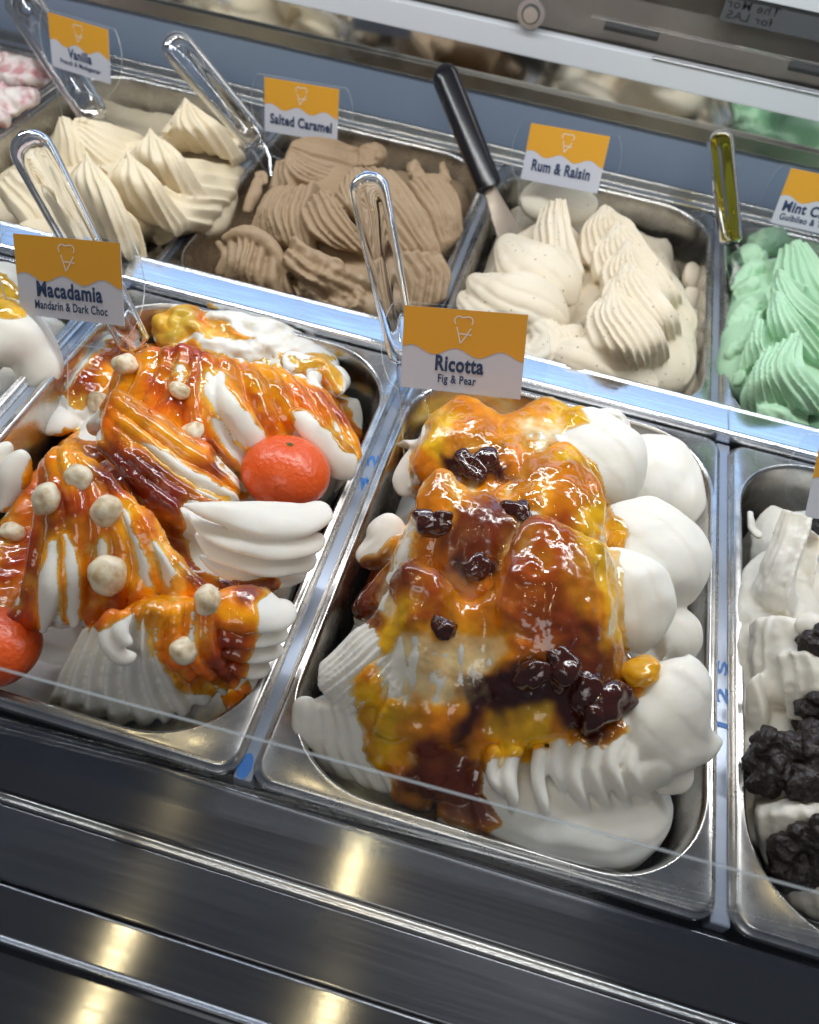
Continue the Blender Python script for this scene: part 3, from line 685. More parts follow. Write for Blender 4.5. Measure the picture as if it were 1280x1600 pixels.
# big front right scoop with a pulled tip
L([(970, 1070, 38, 120), (1030, 1095, 51, 200), (1080, 1135, 41, 185), (1108, 1155, 30, 80), (1130, 1158, 25, 6)], 6, .035, .52, .45, 'rp', twist=.4, saw=.55, K=110)
L([(985, 1140, 36, 120), (1028, 1178, 36, 170), (1046, 1214, 20, 110), (1044, 1240, 12, 26)], 4, .05, .46, .45, 'rp', saw=.55)
# base scoops in front
L([(740, 1230, 0, 150), (880, 1265, 8, 190), (990, 1262, 6, 180), (1048, 1240, -8, 100)], 7, .04, .6, saw=.6, K=110)
L([(680, 1270, -14, 130), (830, 1308, -14, 140), (940, 1322, -18, 120), (985, 1352, -28, 36)], 6, .03, .6)
# hooked fringe petals below the sauce
for a, b, c, w in (((775, 1165, 30), (772, 1205, 24), (790, 1248, 10), 24), ((812, 1160, 33), (800, 1215, 26), (798, 1270, 8), 25), ((850, 1165, 35), (845, 1225, 24), (852, 1288, 6), 23), ((880, 1150, 38), (872, 1195, 30), (885, 1250, 12), 22),
                   ((912, 1150, 38), (898, 1215, 30), (925, 1280, 8), 27), ((945, 1140, 40), (925, 1205, 33), (960, 1272, 10), 29), ((980, 1120, 42), (952, 1195, 36), (990, 1262, 12), 31), ((1010, 1110, 42), (985, 1190, 37), (1020, 1250, 14), 30)):
    L([(*a, w * 1.05), (*b, w), ((b[0] + c[0]) / 2 + 1, (b[1] + c[1]) / 2 + 6, (b[2] + c[2]) / 2 + 2, w * .85), (*c, w * .3)], 0, 0, 1.35, .35, 'rp')
# left side: fine combed strands and flat scrapes
s.patch([[(585, 962, 58), (535, 990, 46), (488, 1038, 28)], [(612, 985, 62), (555, 1040, 46), (490, 1085, 20)], [(650, 1010, 60), (590, 1090, 42), (540, 1130, 16)]], 9, 4.5, 34, blade=True, edge=4)
s.patch([[(610, 1040, 52), (600, 1100, 40), (575, 1150, 18)], [(690, 1000, 64), (660, 1080, 48), (650, 1160, 28)]], 6, 3.5, 30, blade=True, edge=4)
Pt([[(468, 1100, 8), (474, 1150, -4), (492, 1200, -22)], [(530, 1100, 22), (548, 1170, 4), (580, 1250, -18)], [(610, 1120, 28), (640, 1205, 6), (668, 1285, -16)]], 7, 3.2, 40, blade=True, edge=5, saw=.7, jit=.6)
L([(478, 1090, 14, 40), (476, 1130, 4, 46), (486, 1170, -8, 30)], 3, .15, .5)
# three folded waves that carry the sauce, rear to front: each drapes from its crest towards the front
WV = dict(amp=2.6, thick=46, edge=9, ew=.2, jit=.7, rough=.6)
Pt([[(645, 690, 34), (640, 725, 22), (622, 770, 0)], [(690, 628, 52), (672, 690, 48), (650, 760, 22)], [(738, 612, 58), (720, 670, 58), (712, 745, 48)], [(795, 642, 56), (790, 690, 60), (790, 760, 52)], [(850, 614, 56), (860, 670, 64), (870, 740, 58)], [(905, 628, 48), (915, 690, 58), (925, 760, 52)]], 9, **WV)
Pt([[(640, 800, 44), (600, 860, 26), (530, 960, 0)], [(665, 742, 74), (640, 840, 58), (585, 960, 20)], [(702, 728, 82), (700, 810, 74), (680, 920, 48)], [(745, 765, 76), (755, 840, 68), (755, 940, 52)], [(790, 748, 74), (800, 820, 72), (805, 910, 60)], [(838, 702, 80), (850, 770, 82), (860, 850, 70)], [(895, 690, 80), (915, 760, 78), (925, 850, 68)], [(930, 735, 72), (958, 800, 66), (970, 870, 56)]], 12, **WV)
Pt([[(578, 962, 56), (560, 1060, 34), (560, 1190, -6)], [(610, 900, 76), (606, 1030, 52), (600, 1220, -8)], [(648, 874, 88), (655, 1010, 68), (645, 1250, -6)], [(690, 886, 84), (705, 1010, 64), (700, 1270, -8)], [(725, 935, 72), (740, 1040, 56), (750, 1270, -6)], [(760, 935, 72), (770, 1050, 56), (770, 1220, 10)], [(795, 855, 86), (800, 1000, 72), (800, 1180, 26)], [(830, 802, 96), (842, 960, 82), (850, 1170, 34)], [(880, 808, 98), (900, 960, 82), (905, 1160, 38)], [(935, 830, 90), (955, 970, 72), (960, 1130, 40)], [(975, 855, 72), (990, 970, 56), (1000, 1080, 40)]], 17, **WV)
L([(615, 800, 30, 60), (595, 850, 18, 70), (560, 880, 6, 50)], 6, .10, .7)
L([(690, 690, 30, 60), (645, 740, 12, 60), (625, 775, 0, 40)], 5, .10, .6)
L([(930, 655, 30, 50), (960, 660, 26, 50), (985, 690, 12, 45), (1030, 700, 4, 30)], 4, .12, .6, rough=.004)
L([(960, 640, 24, 40), (970, 655, 20, 40)], 0, 0, .7, rough=.006)
e_ric, o_ric = gelato('ricotta_gelato', 'white ricotta gelato with amber pear and dark fig sauce', s, .00115, WHITE, -.05, 2, warp=.0022)
RIC_MASK = [[(690, 628), (730, 612), (800, 636), (850, 616), (900, 628), (918, 655), (872, 682), (925, 725), (958, 790), (975, 835), (972, 880), (985, 955), (985, 1020), (1016, 1048), (1008, 1085), (970, 1105), (978, 1138), (935, 1165), (880, 1158), (830, 1182), (770, 1192), (752, 1235), (782, 1290), (760, 1308), (690, 1285), (615, 1260), (612, 1215), (588, 1198), (566, 1165), (553, 1110), (545, 1078), (575, 1040), (600, 1020), (580, 985), (560, 965), (515, 1000), (505, 975), (540, 905), (565, 880), (640, 815), (650, 790), (640, 715), (655, 690)]]
AMB, YLW, DRK, RED, BRN = (.66, .21, .005), (.88, .50, .012), (.05, .007, .004), (.36, .065, .005), (.16, .025, .005)
e_s = make_sauce(s, e_ric, RIC_MASK, [
    ([(860, 815), (935, 790), (990, 850), (998, 1010), (955, 1000), (925, 890)], YLW, 34), ([(565, 990), (640, 920), (655, 960), (600, 1030)], YLW, 26), ([(545, 1075), (600, 1070), (640, 1160), (600, 1190), (560, 1150)], YLW, 30), ([(765, 1110), (860, 1090), (870, 1175), (775, 1195)], YLW, 24), ([(650, 690), (700, 640), (740, 650), (690, 720)], YLW, 26), ([(860, 615), (915, 640), (870, 690), (920, 740), (880, 730)], YLW, 24),
    ([(810, 800), (870, 790), (900, 850), (890, 1000), (830, 1030), (790, 920)], RED, 46), ([(630, 880), (700, 880), (710, 980), (680, 1010), (640, 960)], RED, 40), ([(860, 960), (920, 960), (985, 1040), (960, 1110), (860, 1060)], BRN, 40), ([(700, 790), (800, 790), (840, 820), (740, 900), (690, 860)], BRN, 40), ([(505, 1000), (520, 930), (600, 870), (650, 890), (580, 970)], BRN, 30), ([(690, 1060), (860, 1040), (980, 1110), (930, 1170), (850, 1110), (760, 1120), (720, 1180)], DRK, 34), ([(620, 1220), (680, 1150), (760, 1200), (790, 1290), (690, 1290)], BRN, 34), ([(690, 705), (790, 715), (790, 750), (700, 750)], DRK, 26), ([(720, 880), (770, 870), (770, 905), (720, 905)], DRK, 22)],
    AMB, smooth=12, t_mm=1.9, bump=1.4, streak=1.4, pale_col=(.84, .66, .36), thin=[[(590, 1010), (660, 1000), (740, 985), (810, 960), (820, 1030), (740, 1080), (650, 1110), (600, 1090)], [(690, 745), (715, 738), (720, 790), (695, 800)], [(935, 900), (975, 880), (990, 960), (955, 960)]], holes=[[(590, 1030), (630, 1000), (640, 1040), (632, 1095), (604, 1085)]], thin_col=(.82, .40, .015), name='fruit_sauce')
def blob(name, bv, x, y, r, m, parent=None, sink=.3, squash=(1, 1, .8), seed=0, lump=.18, sub=4, rot=None, tagv=None):
    p, n = hit(bv, x, y)
    if p is None: return None
    bm = bmesh.new(); bmesh.ops.create_icosphere(bm, subdivisions=sub, radius=1.0)
    V = np.array([v.co[:] for v in bm.verts]); k = 1 + lump * fbm(V * .01 + seed * 1.37, 60, 3)
    V = V * k[:, None] * np.array(squash) * r
    nv = Vector(n); q = nv.to_track_quat('Z', 'Y') @ Euler((0, 0, seed * 2.1)).to_quaternion()
    for v, c in zip(bm.verts, V): v.co = c
    me = bpy.data.meshes.new(name); bm.to_mesh(me); bm.free()
    o = link(name, me, m, parent); o.location = Vector(p) + nv * r * squash[2] * (1 - sink * 2); o.rotation_mode = 'QUATERNION'; o.rotation_quaternion = q
    return o
bv_ric = bvh_of(o_ric, e_s)
FIG = mat('fig', lambda nt, b: (setp(b, Base_Color=(.050, .009, .005, 1), Roughness=.1, Coat_Weight=.8, Coat_Roughness=.04), noise_bump(nt, b, 160, .6, .002)))
PEAR = mat('pear', lambda nt, b: (setp(b, Base_Color=(.80, .40, .015, 1), Roughness=.08, Subsurface_Weight=.4, Subsurface_Scale=.005, Coat_Weight=.6), noise_bump(nt, b, 130, .3, .0015)))
for i, (x, y, r) in enumerate([(685, 817, 20), (878, 1050, 21), (915, 1082, 20), (952, 1098, 25), (925, 1128, 23), (835, 1062, 17), (730, 728, 19), (760, 722, 14), (745, 888, 11), (815, 800, 14), (690, 975, 13), (545, 955, 17)]):
    blob('fig_piece', bv_ric, x, y, r * .00041, FIG, e_ric, .52, (1.35, 1, .75), i, .7)
for i, (x, y, r) in enumerate([(962, 845, 11), (1002, 1052, 18)]):
    blob('pear_piece', bv_ric, x, y, r * .00046, PEAR, e_ric, .45, (1.2, 1, .6), i + 40, .5)

# ------------------------------------------------------------------ macadamia
s = Soft(); s.fill(-.125, .0032, 0, -.026, .020); L = s.stroke
L([(300, 600, 10, 170), (330, 700, 16, 260), (250, 800, 20, 330), (220, 920, 8, 300), (240, 1020, -22, 200)], 0, 0, .5, sink=1.0)
L([(430, 600, 0, 150), (500, 680, -2, 140)], 0, 0, .6, sink=1.0)
L([(235, 500, -10, 70), (320, 518, -4, 100), (420, 540, -4, 100), (530, 585, -14, 80)], 5, .10, .30, rough=.005)
L([(250, 482, -6, 30), (290, 492, -2, 40), (350, 505, -2, 30)], 3, .12, .4, rough=.005)
L([(505, 575, -4, 40), (525, 590, -4, 45), (530, 612, -10, 30)], 0, 0, .7)
Pm = s.patch
L([(60, 640, -26, 110), (120, 590, -18, 120), (200, 530, -14, 100)], 3, .06, .4, rough=.003)
Pm([[(172, 572, 40), (155, 615, 30), (112, 668, 2)], [(222, 542, 52), (212, 600, 48), (180, 668, 28)], [(285, 530, 68), (280, 600, 64), (250, 690, 44)], [(335, 546, 66), (352, 625, 58), (398, 740, 26)], [(388, 552, 58), (428, 620, 48), (472, 712, 20)], [(445, 568, 44), (495, 640, 36), (552, 745, 10)], [(505, 590, 26), (552, 642, 18), (580, 718, -6)]], 13, 6.5, 48, 0, edge=6, jit=.5)
L([(338, 580, 62, 30), (362, 635, 58, 44), (398, 685, 44, 42), (418, 706, 34, 18)], 0, 0, .8, .4, 'rr')
L([(455, 640, 43, 26), (492, 675, 39, 46), (535, 722, 22, 52), (552, 745, 12, 30)], 0, 0, .7, .45)
L([(478, 585, 24, 28), (492, 592, 26, 34), (500, 602, 22, 22)], 0, 0, .8, rough=.003)
L([(440, 560, 16, 40), (500, 580, 12, 46), (540, 612, 2, 40)], 2, .08, .6, rough=.003)
s.patch([[(168, 604, 72), (245, 642, 66), (325, 692, 50), (388, 745, 32)], [(155, 640, 64), (225, 700, 58), (305, 758, 44), (378, 792, 28)], [(140, 685, 52), (200, 755, 50), (280, 815, 40), (345, 850, 22)]], 6, 6.5, 44, 1, jit=.5)
s.patch([[(55, 715, 74), (45, 800, 64), (15, 930, 38), (-10, 1000, 20)], [(92, 688, 86), (105, 790, 78), (98, 890, 56), (82, 985, 24)], [(140, 712, 84), (168, 800, 74), (178, 890, 56), (168, 982, 26)], [(195, 762, 78), (235, 840, 70), (262, 905, 56), (262, 960, 36)], [(245, 805, 62), (305, 880, 54), (350, 935, 44), (385, 970, 30)]], 9, 6.5, 44, 2)
for a, b, c, w in (((84, 845, 68), (78, 920, 53), (64, 985, 28), 34), ((100, 835, 71), (110, 905, 56), (114, 980, 30), 32), ((40, 700, 62), (15, 740, 54), (0, 800, 40), 40), ((15, 690, 56), (-10, 720, 50), (-20, 780, 40), 36)):
    L([(*a, w * .6), (*b, w * 1.15), (*c, w * .4)], 0, 0, 1.1, .35, 'rp')
# stacked petals right
for k, p in enumerate(([(284, 786, 60, 6), (330, 793, 62, 36), (400, 806, 58, 62), (470, 806, 50, 66), (515, 788, 42, 40)], [(290, 800, 52, 6), (335, 832, 52, 34), (410, 850, 46, 46), (475, 846, 38, 46), (505, 836, 32, 26)],
                       [(300, 832, 42, 6), (340, 862, 41, 32), (410, 880, 35, 42), (470, 874, 26, 40), (492, 864, 22, 24)], [(310, 865, 32, 6), (350, 888, 30, 30), (410, 902, 24, 38), (455, 898, 14, 34), (478, 886, 10, 18)], [(340, 905, 20, 20), (400, 920, 12, 36), (450, 915, 2, 30)])):
    L(p, 0, 0, .46, .72, 'rr')
for p in ([(320, 945, 50, 50), (385, 948, 47, 72), (435, 950, 38, 70), (455, 942, 30, 34)], [(340, 985, 38, 30), (395, 990, 34, 42), (435, 986, 26, 36), (448, 980, 22, 20)], [(350, 1012, 28, 26), (395, 1016, 24, 38), (430, 1012, 16, 34), (442, 1006, 12, 18)], [(360, 1038, 18, 26), (395, 1042, 13, 36), (422, 1036, 6, 30)], [(360, 1062, 8, 26), (388, 1066, 2, 34), (408, 1060, -4, 26)]):
    L(p, 0, 0, .46, .72)
# front hump and combed fringe
Pm([[(118, 978, 34), (90, 1040, 14), (58, 1098, -14)], [(160, 966, 48), (130, 1050, 20), (118, 1126, -18)], [(200, 950, 58), (172, 1048, 28), (200, 1138, -18)], [(240, 944, 62), (228, 1044, 33), (272, 1126, -14)], [(288, 944, 61), (286, 1034, 37), (338, 1098, -8)], [(335, 944, 58), (342, 1014, 40), (378, 1078, -2)]], 10, 10.5, 44, 0, edge=4, jit=.4, open_end=True, per=14)
L([(185, 955, 60, 22), (168, 990, 56, 34), (185, 1022, 50, 36), (214, 1026, 45, 20)], 0, 0, .8, .4)
L([(205, 955, 62, 20), (190, 985, 60, 26), (204, 1010, 54, 22)], 0, 0, .8, .4)
L([(120, 1080, -40, 100), (200, 1095, -40, 120), (300, 1100, -40, 110), (360, 1085, -38, 80)], 0, 0, .4, sink=1.0)
L([(300, 1115, -28, 90), (350, 1100, -26, 90), (390, 1060, -24, 60)], 0, 0, .4, sink=1.0)
L([(50, 665, -26, 60), (85, 645, -24, 70), (120, 630, -28, 50)], 0, 0, .4)
e_mac, o_mac = gelato('macadamia_gelato', 'white macadamia gelato under glossy orange mandarin sauce', s, .00115, WHITE, -.05, 2)
MAC_MASK = [[(152, 612), (172, 562), (228, 538), (268, 528), (330, 545), (372, 560), (430, 568), (470, 600), (500, 600), (548, 640), (574, 700), (556, 715), (515, 680), (470, 640), (455, 675), (425, 692), (400, 735), (380, 778), (300, 783), (288, 800), (292, 840), (305, 890), (340, 908), (430, 897), (445, 915), (405, 938), (398, 1000), (388, 1050), (360, 1076), (305, 1078), (255, 1040), (236, 990), (205, 955), (160, 985), (118, 975), (95, 970), (60, 985), (0, 1012), (-40, 1010), (-40, 800), (20, 790), (40, 740), (62, 690), (100, 672), (160, 690)],
            [(238, 488), (300, 478), (385, 515), (440, 545), (525, 562), (548, 620), (505, 612), (410, 548), (300, 525), (240, 545)], [(250, 1040), (335, 1072), (328, 1098), (270, 1074)], [(345, 1085), (390, 1060), (400, 1090), (360, 1115)], [(95, 610), (150, 545), (215, 515), (225, 545), (150, 625), (115, 650)]]
MY, MD, MO, MR = (.92, .35, .002), (.19, .014, .003), (.72, .145, .002), (.40, .042, .003)
sm = make_sauce(s, e_mac, MAC_MASK, [
    ([(80, 690), (150, 680), (190, 740), (110, 760)], MY, 40), ([(165, 600), (240, 640), (330, 700), (300, 740), (200, 690)], MY, 40), ([(170, 790), (200, 790), (240, 930), (190, 930)], MY, 22), ([(225, 800), (260, 820), (300, 920), (270, 920)], MY, 20), ([(230, 925), (340, 930), (450, 930), (430, 960), (320, 960), (250, 990), (190, 960)], MY, 24), ([(360, 560), (440, 575), (470, 640), (400, 630)], MY, 40), ([(230, 470), (550, 560), (540, 610), (400, 545), (240, 545)], (.72, .46, .05), 24), ([(150, 600), (200, 560), (240, 550), (230, 620)], MY, 40), ([(245, 1035), (340, 1070), (330, 1100), (260, 1080)], MY, 20), ([(450, 640), (560, 690), (560, 720), (470, 670)], MY, 24), ([(60, 780), (100, 790), (110, 860), (70, 900)], MY, 24),
    ([(90, 610), (150, 540), (200, 530), (140, 640)], MR, 30), ([(255, 535), (325, 545), (335, 600), (300, 660), (250, 610)], MR, 40), ([(130, 690), (240, 720), (330, 780), (300, 850), (240, 800), (150, 750)], MD, 44), ([(260, 830), (310, 860), (440, 895), (430, 925), (300, 920)], MD, 30), ([(120, 920), (170, 900), (170, 990), (110, 990)], MR, 30), ([(330, 985), (400, 990), (390, 1075), (340, 1060)], MR, 30), ([(390, 620), (450, 640), (430, 690), (390, 670)], MR, 24), ([(500, 610), (560, 650), (574, 715), (530, 680)], MR, 28), ([(0, 820), (60, 840), (60, 1000), (-20, 1010)], MR, 34), ([(345, 690), (380, 720), (370, 760), (340, 720)], MD, 24), ([(60, 760), (150, 780), (150, 830), (60, 820)], MR, 36)],
    MO, smooth=7, t_mm=1.7, bump=1.2, streak=.8, pale_col=(.88, .54, .10), holes=[[(332, 585), (350, 582), (385, 640), (420, 690), (405, 706), (372, 688), (336, 640)], [(330, 648), (346, 652), (400, 718), (388, 738)], [(458, 642), (478, 640), (560, 722), (548, 748), (500, 715)], [(540, 615), (575, 660), (576, 698), (556, 672)], [(216, 690), (242, 700), (325, 742), (368, 776), (350, 778), (268, 742)], [(340, 712), (352, 716), (388, 765), (376, 768)], [(62, 915), (84, 850), (94, 846), (96, 985), (58, 988)], [(102, 842), (114, 862), (124, 940), (122, 985), (106, 985)], [(190, 800), (202, 808), (238, 925), (226, 920)], [(242, 848), (266, 895), (264, 926), (248, 905)], [(396, 545), (430, 548), (430, 560), (395, 558)], [(330, 520), (450, 530), (440, 550), (340, 535)], [(425, 940), (450, 925), (470, 960), (420, 970)], [(478, 575), (500, 580), (502, 608), (480, 606)]],
    thin_col=(.87, .33, .004), name='mandarin_sauce', seed=2.)
bv_mac = bvh_of(o_mac, sm)
def _nut(nt, b):
    setp(b, Roughness=.4, Subsurface_Weight=.2, Subsurface_Scale=.002)
    nz = noise_bump(nt, b, 150, .35, .0015, 5); cr = nt.nodes.new('ShaderNodeValToRGB'); e = cr.color_ramp.elements
    e[0].position = .33; e[0].color = (.58, .42, .22, 1); e[1].position = .55; e[1].color = (.83, .74, .55, 1)
    nt.links.new(nz.outputs['Fac'], cr.inputs['Fac']); nt.links.new(cr.outputs['Color'], b.inputs['Base Color'])
NUT = mat('macadamia_nut', _nut)
for i, (x, y, r, lb) in enumerate([(128, 750, 24, 'macadamia nut high on the left hump, right of its orange crest'), (78, 782, 22, 'macadamia nut on the left hump, lower left of two close nuts'), (170, 802, 22, 'macadamia nut on the red sauce right of the pair on the left hump'), (22, 835, 23, 'macadamia nut at the left photo edge above the cut off mandarin'), (168, 897, 24, 'macadamia nut on the lower end of the left hump'), (152, 628, 19, 'macadamia nut at the left tip of the middle ridge'), (200, 574, 23, 'sauce glazed macadamia nut right under the Macadamia sign'),
                                   (279, 610, 19, 'macadamia nut on the rear middle hump'), (302, 680, 19, 'macadamia nut left of the whole mandarin, beside white ridges'), (322, 945, 22, 'macadamia nut on the front right petals'), (281, 1014, 23, 'macadamia nut lowest in the pan, above the combed fringe'), (46, 697, 18, 'macadamia nut at the far left crest, half hidden')]):
    o = blob('macadamia_nut', bv_mac, x, y, r * (.00029 + .00007 * ((i * 5) % 7) / 6), NUT, None, .30, (1.06 + .14 * ((i * 7) % 5) / 4, 1, .80 + .1 * ((i * 3) % 4) / 3), i + 3, .30, 4)
    if o: tag(o, lb, 'nut', 'macadamia nuts on the gelato')
# mandarins
PEEL = mat('mandarin_peel', lambda nt, b: (setp(b, Base_Color=(.80, .105, .012, 1), Roughness=.36, Subsurface_Weight=.15, Subsurface_Scale=.004, Coat_Weight=.25, Coat_Roughness=.2), noise_bump(nt, b, 330, .6, .0012, 1)))
GREEN = m_simple('stem_green', (.10, .14, .03), .6)
def mandarin(x, y, z, r_px, label, axis=(0.0, .25, 1)):
    c = mm((x, y, z)); r = r_px * dist(c) / F_PX
    e = empty('mandarin', tuple(c)); tag(e, label, 'mandarin', 'mandarins on the gelato')
    q = Vector(axis).to_track_quat('Z', 'Y'); bm = bmesh.new(); bmesh.ops.create_uvsphere(bm, u_segments=64, v_segments=40, radius=1)
    for v in bm.verts:
        p = v.co.copy(); rr = math.hypot(p.x, p.y); a = math.atan2(p.y, p.x)
        d = -.10 * math.exp(-(rr / .22) ** 2) * (1 if p.z > 0 else .6) + .010 * math.cos(10 * a) * math.exp(-((rr - .3) / .22) ** 2) + .018 * math.sin(2 * a + .6) * rr
        v.co = q @ Vector((p.x * r * (1 + d * .3), p.y * r * (1 + d * .3), p.z * r * .80 * (1 + d)))
    me = bpy.data.meshes.new('peel'); bm.to_mesh(me); bm.free(); link('peel', me, PEEL, e)
    V, Fc = [], []
    for k in range(10):
        a = 2 * math.pi * k / 10; rr = r * (.105 if k % 2 == 0 else .05); V.append(q @ Vector((rr * math.cos(a), rr * math.sin(a), r * .735)))
    V.append(q @ Vector((0, 0, r * .78))); Fc = [(k, (k + 1) % 10, 10) for k in range(10)]
    pyd('stem', V, Fc, GREEN, e, False)
mandarin(447, 738, 28, 69, 'whole orange mandarin beside the white petals of the macadamia gelato', (0.02, .30, 1))
mandarin(-8, 1012, 14, 70, 'orange mandarin cut off at the left photo edge', (-.2, .2, 1))
# ------------------------------------------------------------------ vanilla
s = Soft(); s.fill(-.373, .3985, -.02, -.022, .012); L = s.stroke; Pt = s.patch
L([(110, 230, 6, 150), (150, 300, 14, 210), (190, 370, 2, 210)], 0, 0, .5, sink=1.15); L([(290, 205, -4, 130), (290, 275, -6, 150), (260, 340, -8, 150)], 0, 0, .5, sink=1.15)
Pt([[(90, 190, 24), (78, 225, 8), (60, 262, -6)], [(95, 178, 36), (100, 218, 24), (108, 262, 4)], [(110, 180, 36), (132, 222, 22), (152, 275, 2)]], 5, 4.5, 34, edge=4, blade=True, peak=True)
Pt([[(112, 178, 34), (165, 184, 28), (232, 206, 8)], [(116, 190, 32), (160, 214, 24), (222, 248, 4)], [(108, 205, 26), (150, 246, 16), (195, 292, -4)]], 6, 4.6, 36, edge=4, blade=True, saw=.8)
Pt([[(62, 232, 18), (95, 258, 16), (132, 292, 4)], [(20, 250, 12), (55, 290, 12), (90, 338, -2)], [(-15, 285, 4), (20, 330, 4), (66, 385, -12)]], 7, 4.4, 34, edge=4, blade=True, saw=.8)
L([(125, 182, 34, 16), (134, 187, 33, 18)], 0, 0, .8, rough=.004)
def peakwave(x, y, z, dx, dy, sc=1.0, n=6, amp=5.6):
    """a pulled peak: ridges leave its tip, the left ones drop down, the right ones sweep to the lower right"""
    Pt([[(x - 3, y + 2, z), (x - 26 * sc, y + 38 * sc, z - 16), (x - 30 * sc, y + 82 * sc, z - 40)], [(x, y, z + 2), (x - 4 * sc, y + 48 * sc, z - 8), (x + dx * .35, y + dy * .9, z - 44)], [(x + 3, y, z + 2), (x + dx * .34, y + dy * .42, z - 6), (x + dx * .72, y + dy, z - 46)], [(x + 6, y + 4, z), (x + dx * .55, y + dy * .34, z - 10), (x + dx, y + dy * .86, z - 50)]], n, amp, 40, edge=4, blade=True, peak=True, saw=.85, per=14)
peakwave(287, 152, 46, 110, 105); peakwave(232, 198, 48, 105, 125); peakwave(195, 234, 50, 110, 135); peakwave(134, 236, 54, 100, 170, 1.15)
Pt([[(245, 225, 22), (310, 240, 14), (390, 255, -16)], [(250, 280, 20), (310, 300, 10), (370, 305, -16)], [(240, 325, 16), (290, 352, 4), (330, 362, -20)]], 6, 5.0, 40, edge=4, blade=True, saw=.8)
Pt([[(200, 215, 16), (260, 205, 14), (300, 190, 6)], [(180, 260, 14), (230, 250, 12), (280, 240, 8)]], 4, 5.0, 36, edge=4, blade=True, saw=.8)
L([(100, 340, 10, 80), (130, 375, 4, 100), (180, 402, -8, 90)], 4, .08, .5); L([(30, 350, 0, 70), (80, 385, -8, 80)], 4, .08, .5)
gelato('vanilla_gelato', 'pale yellow vanilla gelato pulled into soft peaks', s, .0012, VANC, -.075, 1)
# ------------------------------------------------------------------ salted caramel
s = Soft(); s.fill(-.100, .3985, -.02, -.024, .038, ylim=(.44, .745)); s.fill(-.124, .3985, -.02, -.066, .014); L = s.stroke; Pt = s.patch
L([(480, 260, 10, 140), (540, 300, 20, 230), (570, 380, 6, 270), (560, 440, -6, 250)], 0, 0, .5, sink=1.15); L([(640, 300, 2, 130), (680, 360, -6, 110)], 0, 0, .5, sink=1.15)
CK = dict(amp=7.0, thick=40, edge=5, jit=.45)
Pt([[(452, 218, 24), (505, 208, 22), (590, 230, 4)], [(446, 232, 28), (490, 254, 22), (555, 276, 8)], [(438, 246, 26), (462, 278, 16), (530, 304, 0)]], 9, **CK)
Pt([[(428, 248, 18), (422, 270, 8), (412, 300, -6)], [(446, 240, 26), (446, 265, 20), (458, 298, 8)]], 3, **CK)
Pt([[(425, 288, 20), (400, 322, 8), (380, 360, -10)], [(445, 284, 25), (424, 328, 17), (436, 380, -2)], [(500, 278, 27), (482, 328, 23), (488, 385, 8)]], 9, **CK)
Pt([[(462, 325, 26), (482, 364, 18), (524, 392, 6)], [(490, 294, 36), (512, 345, 28), (566, 394, 10)], [(514, 284, 39), (548, 335, 32), (606, 394, 10)]], 6, **CK)
Pt([[(520, 296, 38), (540, 322, 36), (584, 372, 20)], [(545, 260, 45), (556, 312, 40), (616, 398, 14)], [(568, 252, 46), (608, 305, 40), (668, 394, 12)], [(614, 254, 38), (664, 315, 30), (702, 402, 0)]], 11, **CK)
Pt([[(634, 276, 32), (668, 325, 26), (696, 390, 2)], [(660, 264, 32), (704, 325, 20), (712, 384, -4)], [(694, 262, 22), (722, 312, 10), (728, 360, -10)]], 8, **CK)
L([(647, 248, 34, 20), (652, 275, 31, 30)], 0, 0, .7, rough=.006); L([(690, 248, 24, 7), (698, 285, 18, 26)], 0, 0, .7, rough=.006); L([(560, 228, 14, 60), (600, 248, 12, 60)], 4, .2, .6, rough=.004)
Pt([[(460, 360, 28), (525, 396, 22), (594, 436, 2)], [(446, 384, 24), (510, 425, 16), (578, 462, -6)], [(438, 406, 16), (490, 448, 6), (566, 486, -14)]], 3, 5.5, 40, rough=3.2, jit=.6)
Pt([[(346, 378, 6), (348, 412, -4), (340, 446, -20)], [(382, 366, 19), (372, 412, 8), (384, 462, -18)], [(422, 380, 17), (414, 428, 4), (430, 470, -16)], [(448, 398, 13), (458, 440, 0), (464, 476, -14)]], 7, **CK)
Pt([[(596, 392, 20), (616, 440, 6), (628, 496, -16)], [(650, 386, 22), (672, 430, 6), (670, 486, -16)], [(698, 392, 8), (712, 430, -6), (706, 470, -20)]], 6, **CK)
for p in ([(345, 374, 8, 12), (382, 363, 20, 26), (422, 380, 18, 26), (450, 425, 2, 22)], [(338, 378, 0, 9), (352, 398, 2, 16), (340, 434, -14, 20)], [(402, 276, 8, 12), (398, 298, 2, 22), (384, 332, -10, 16)], [(398, 274, 8, 10), (412, 271, 10, 11), (414, 288, 6, 9)], [(560, 470, -8, 60), (600, 482, -14, 60)]):
    L(p, 0, 0, .9, .35)
L([(470, 430, 2, 60), (520, 460, -4, 66), (570, 475, -10, 60)], 0, 0, .6, rough=.008)
gelato('salted_caramel_gelato', 'brown salted caramel gelato combed into curled ridges', s, .0012, CARA, -.09, 1, .0004)
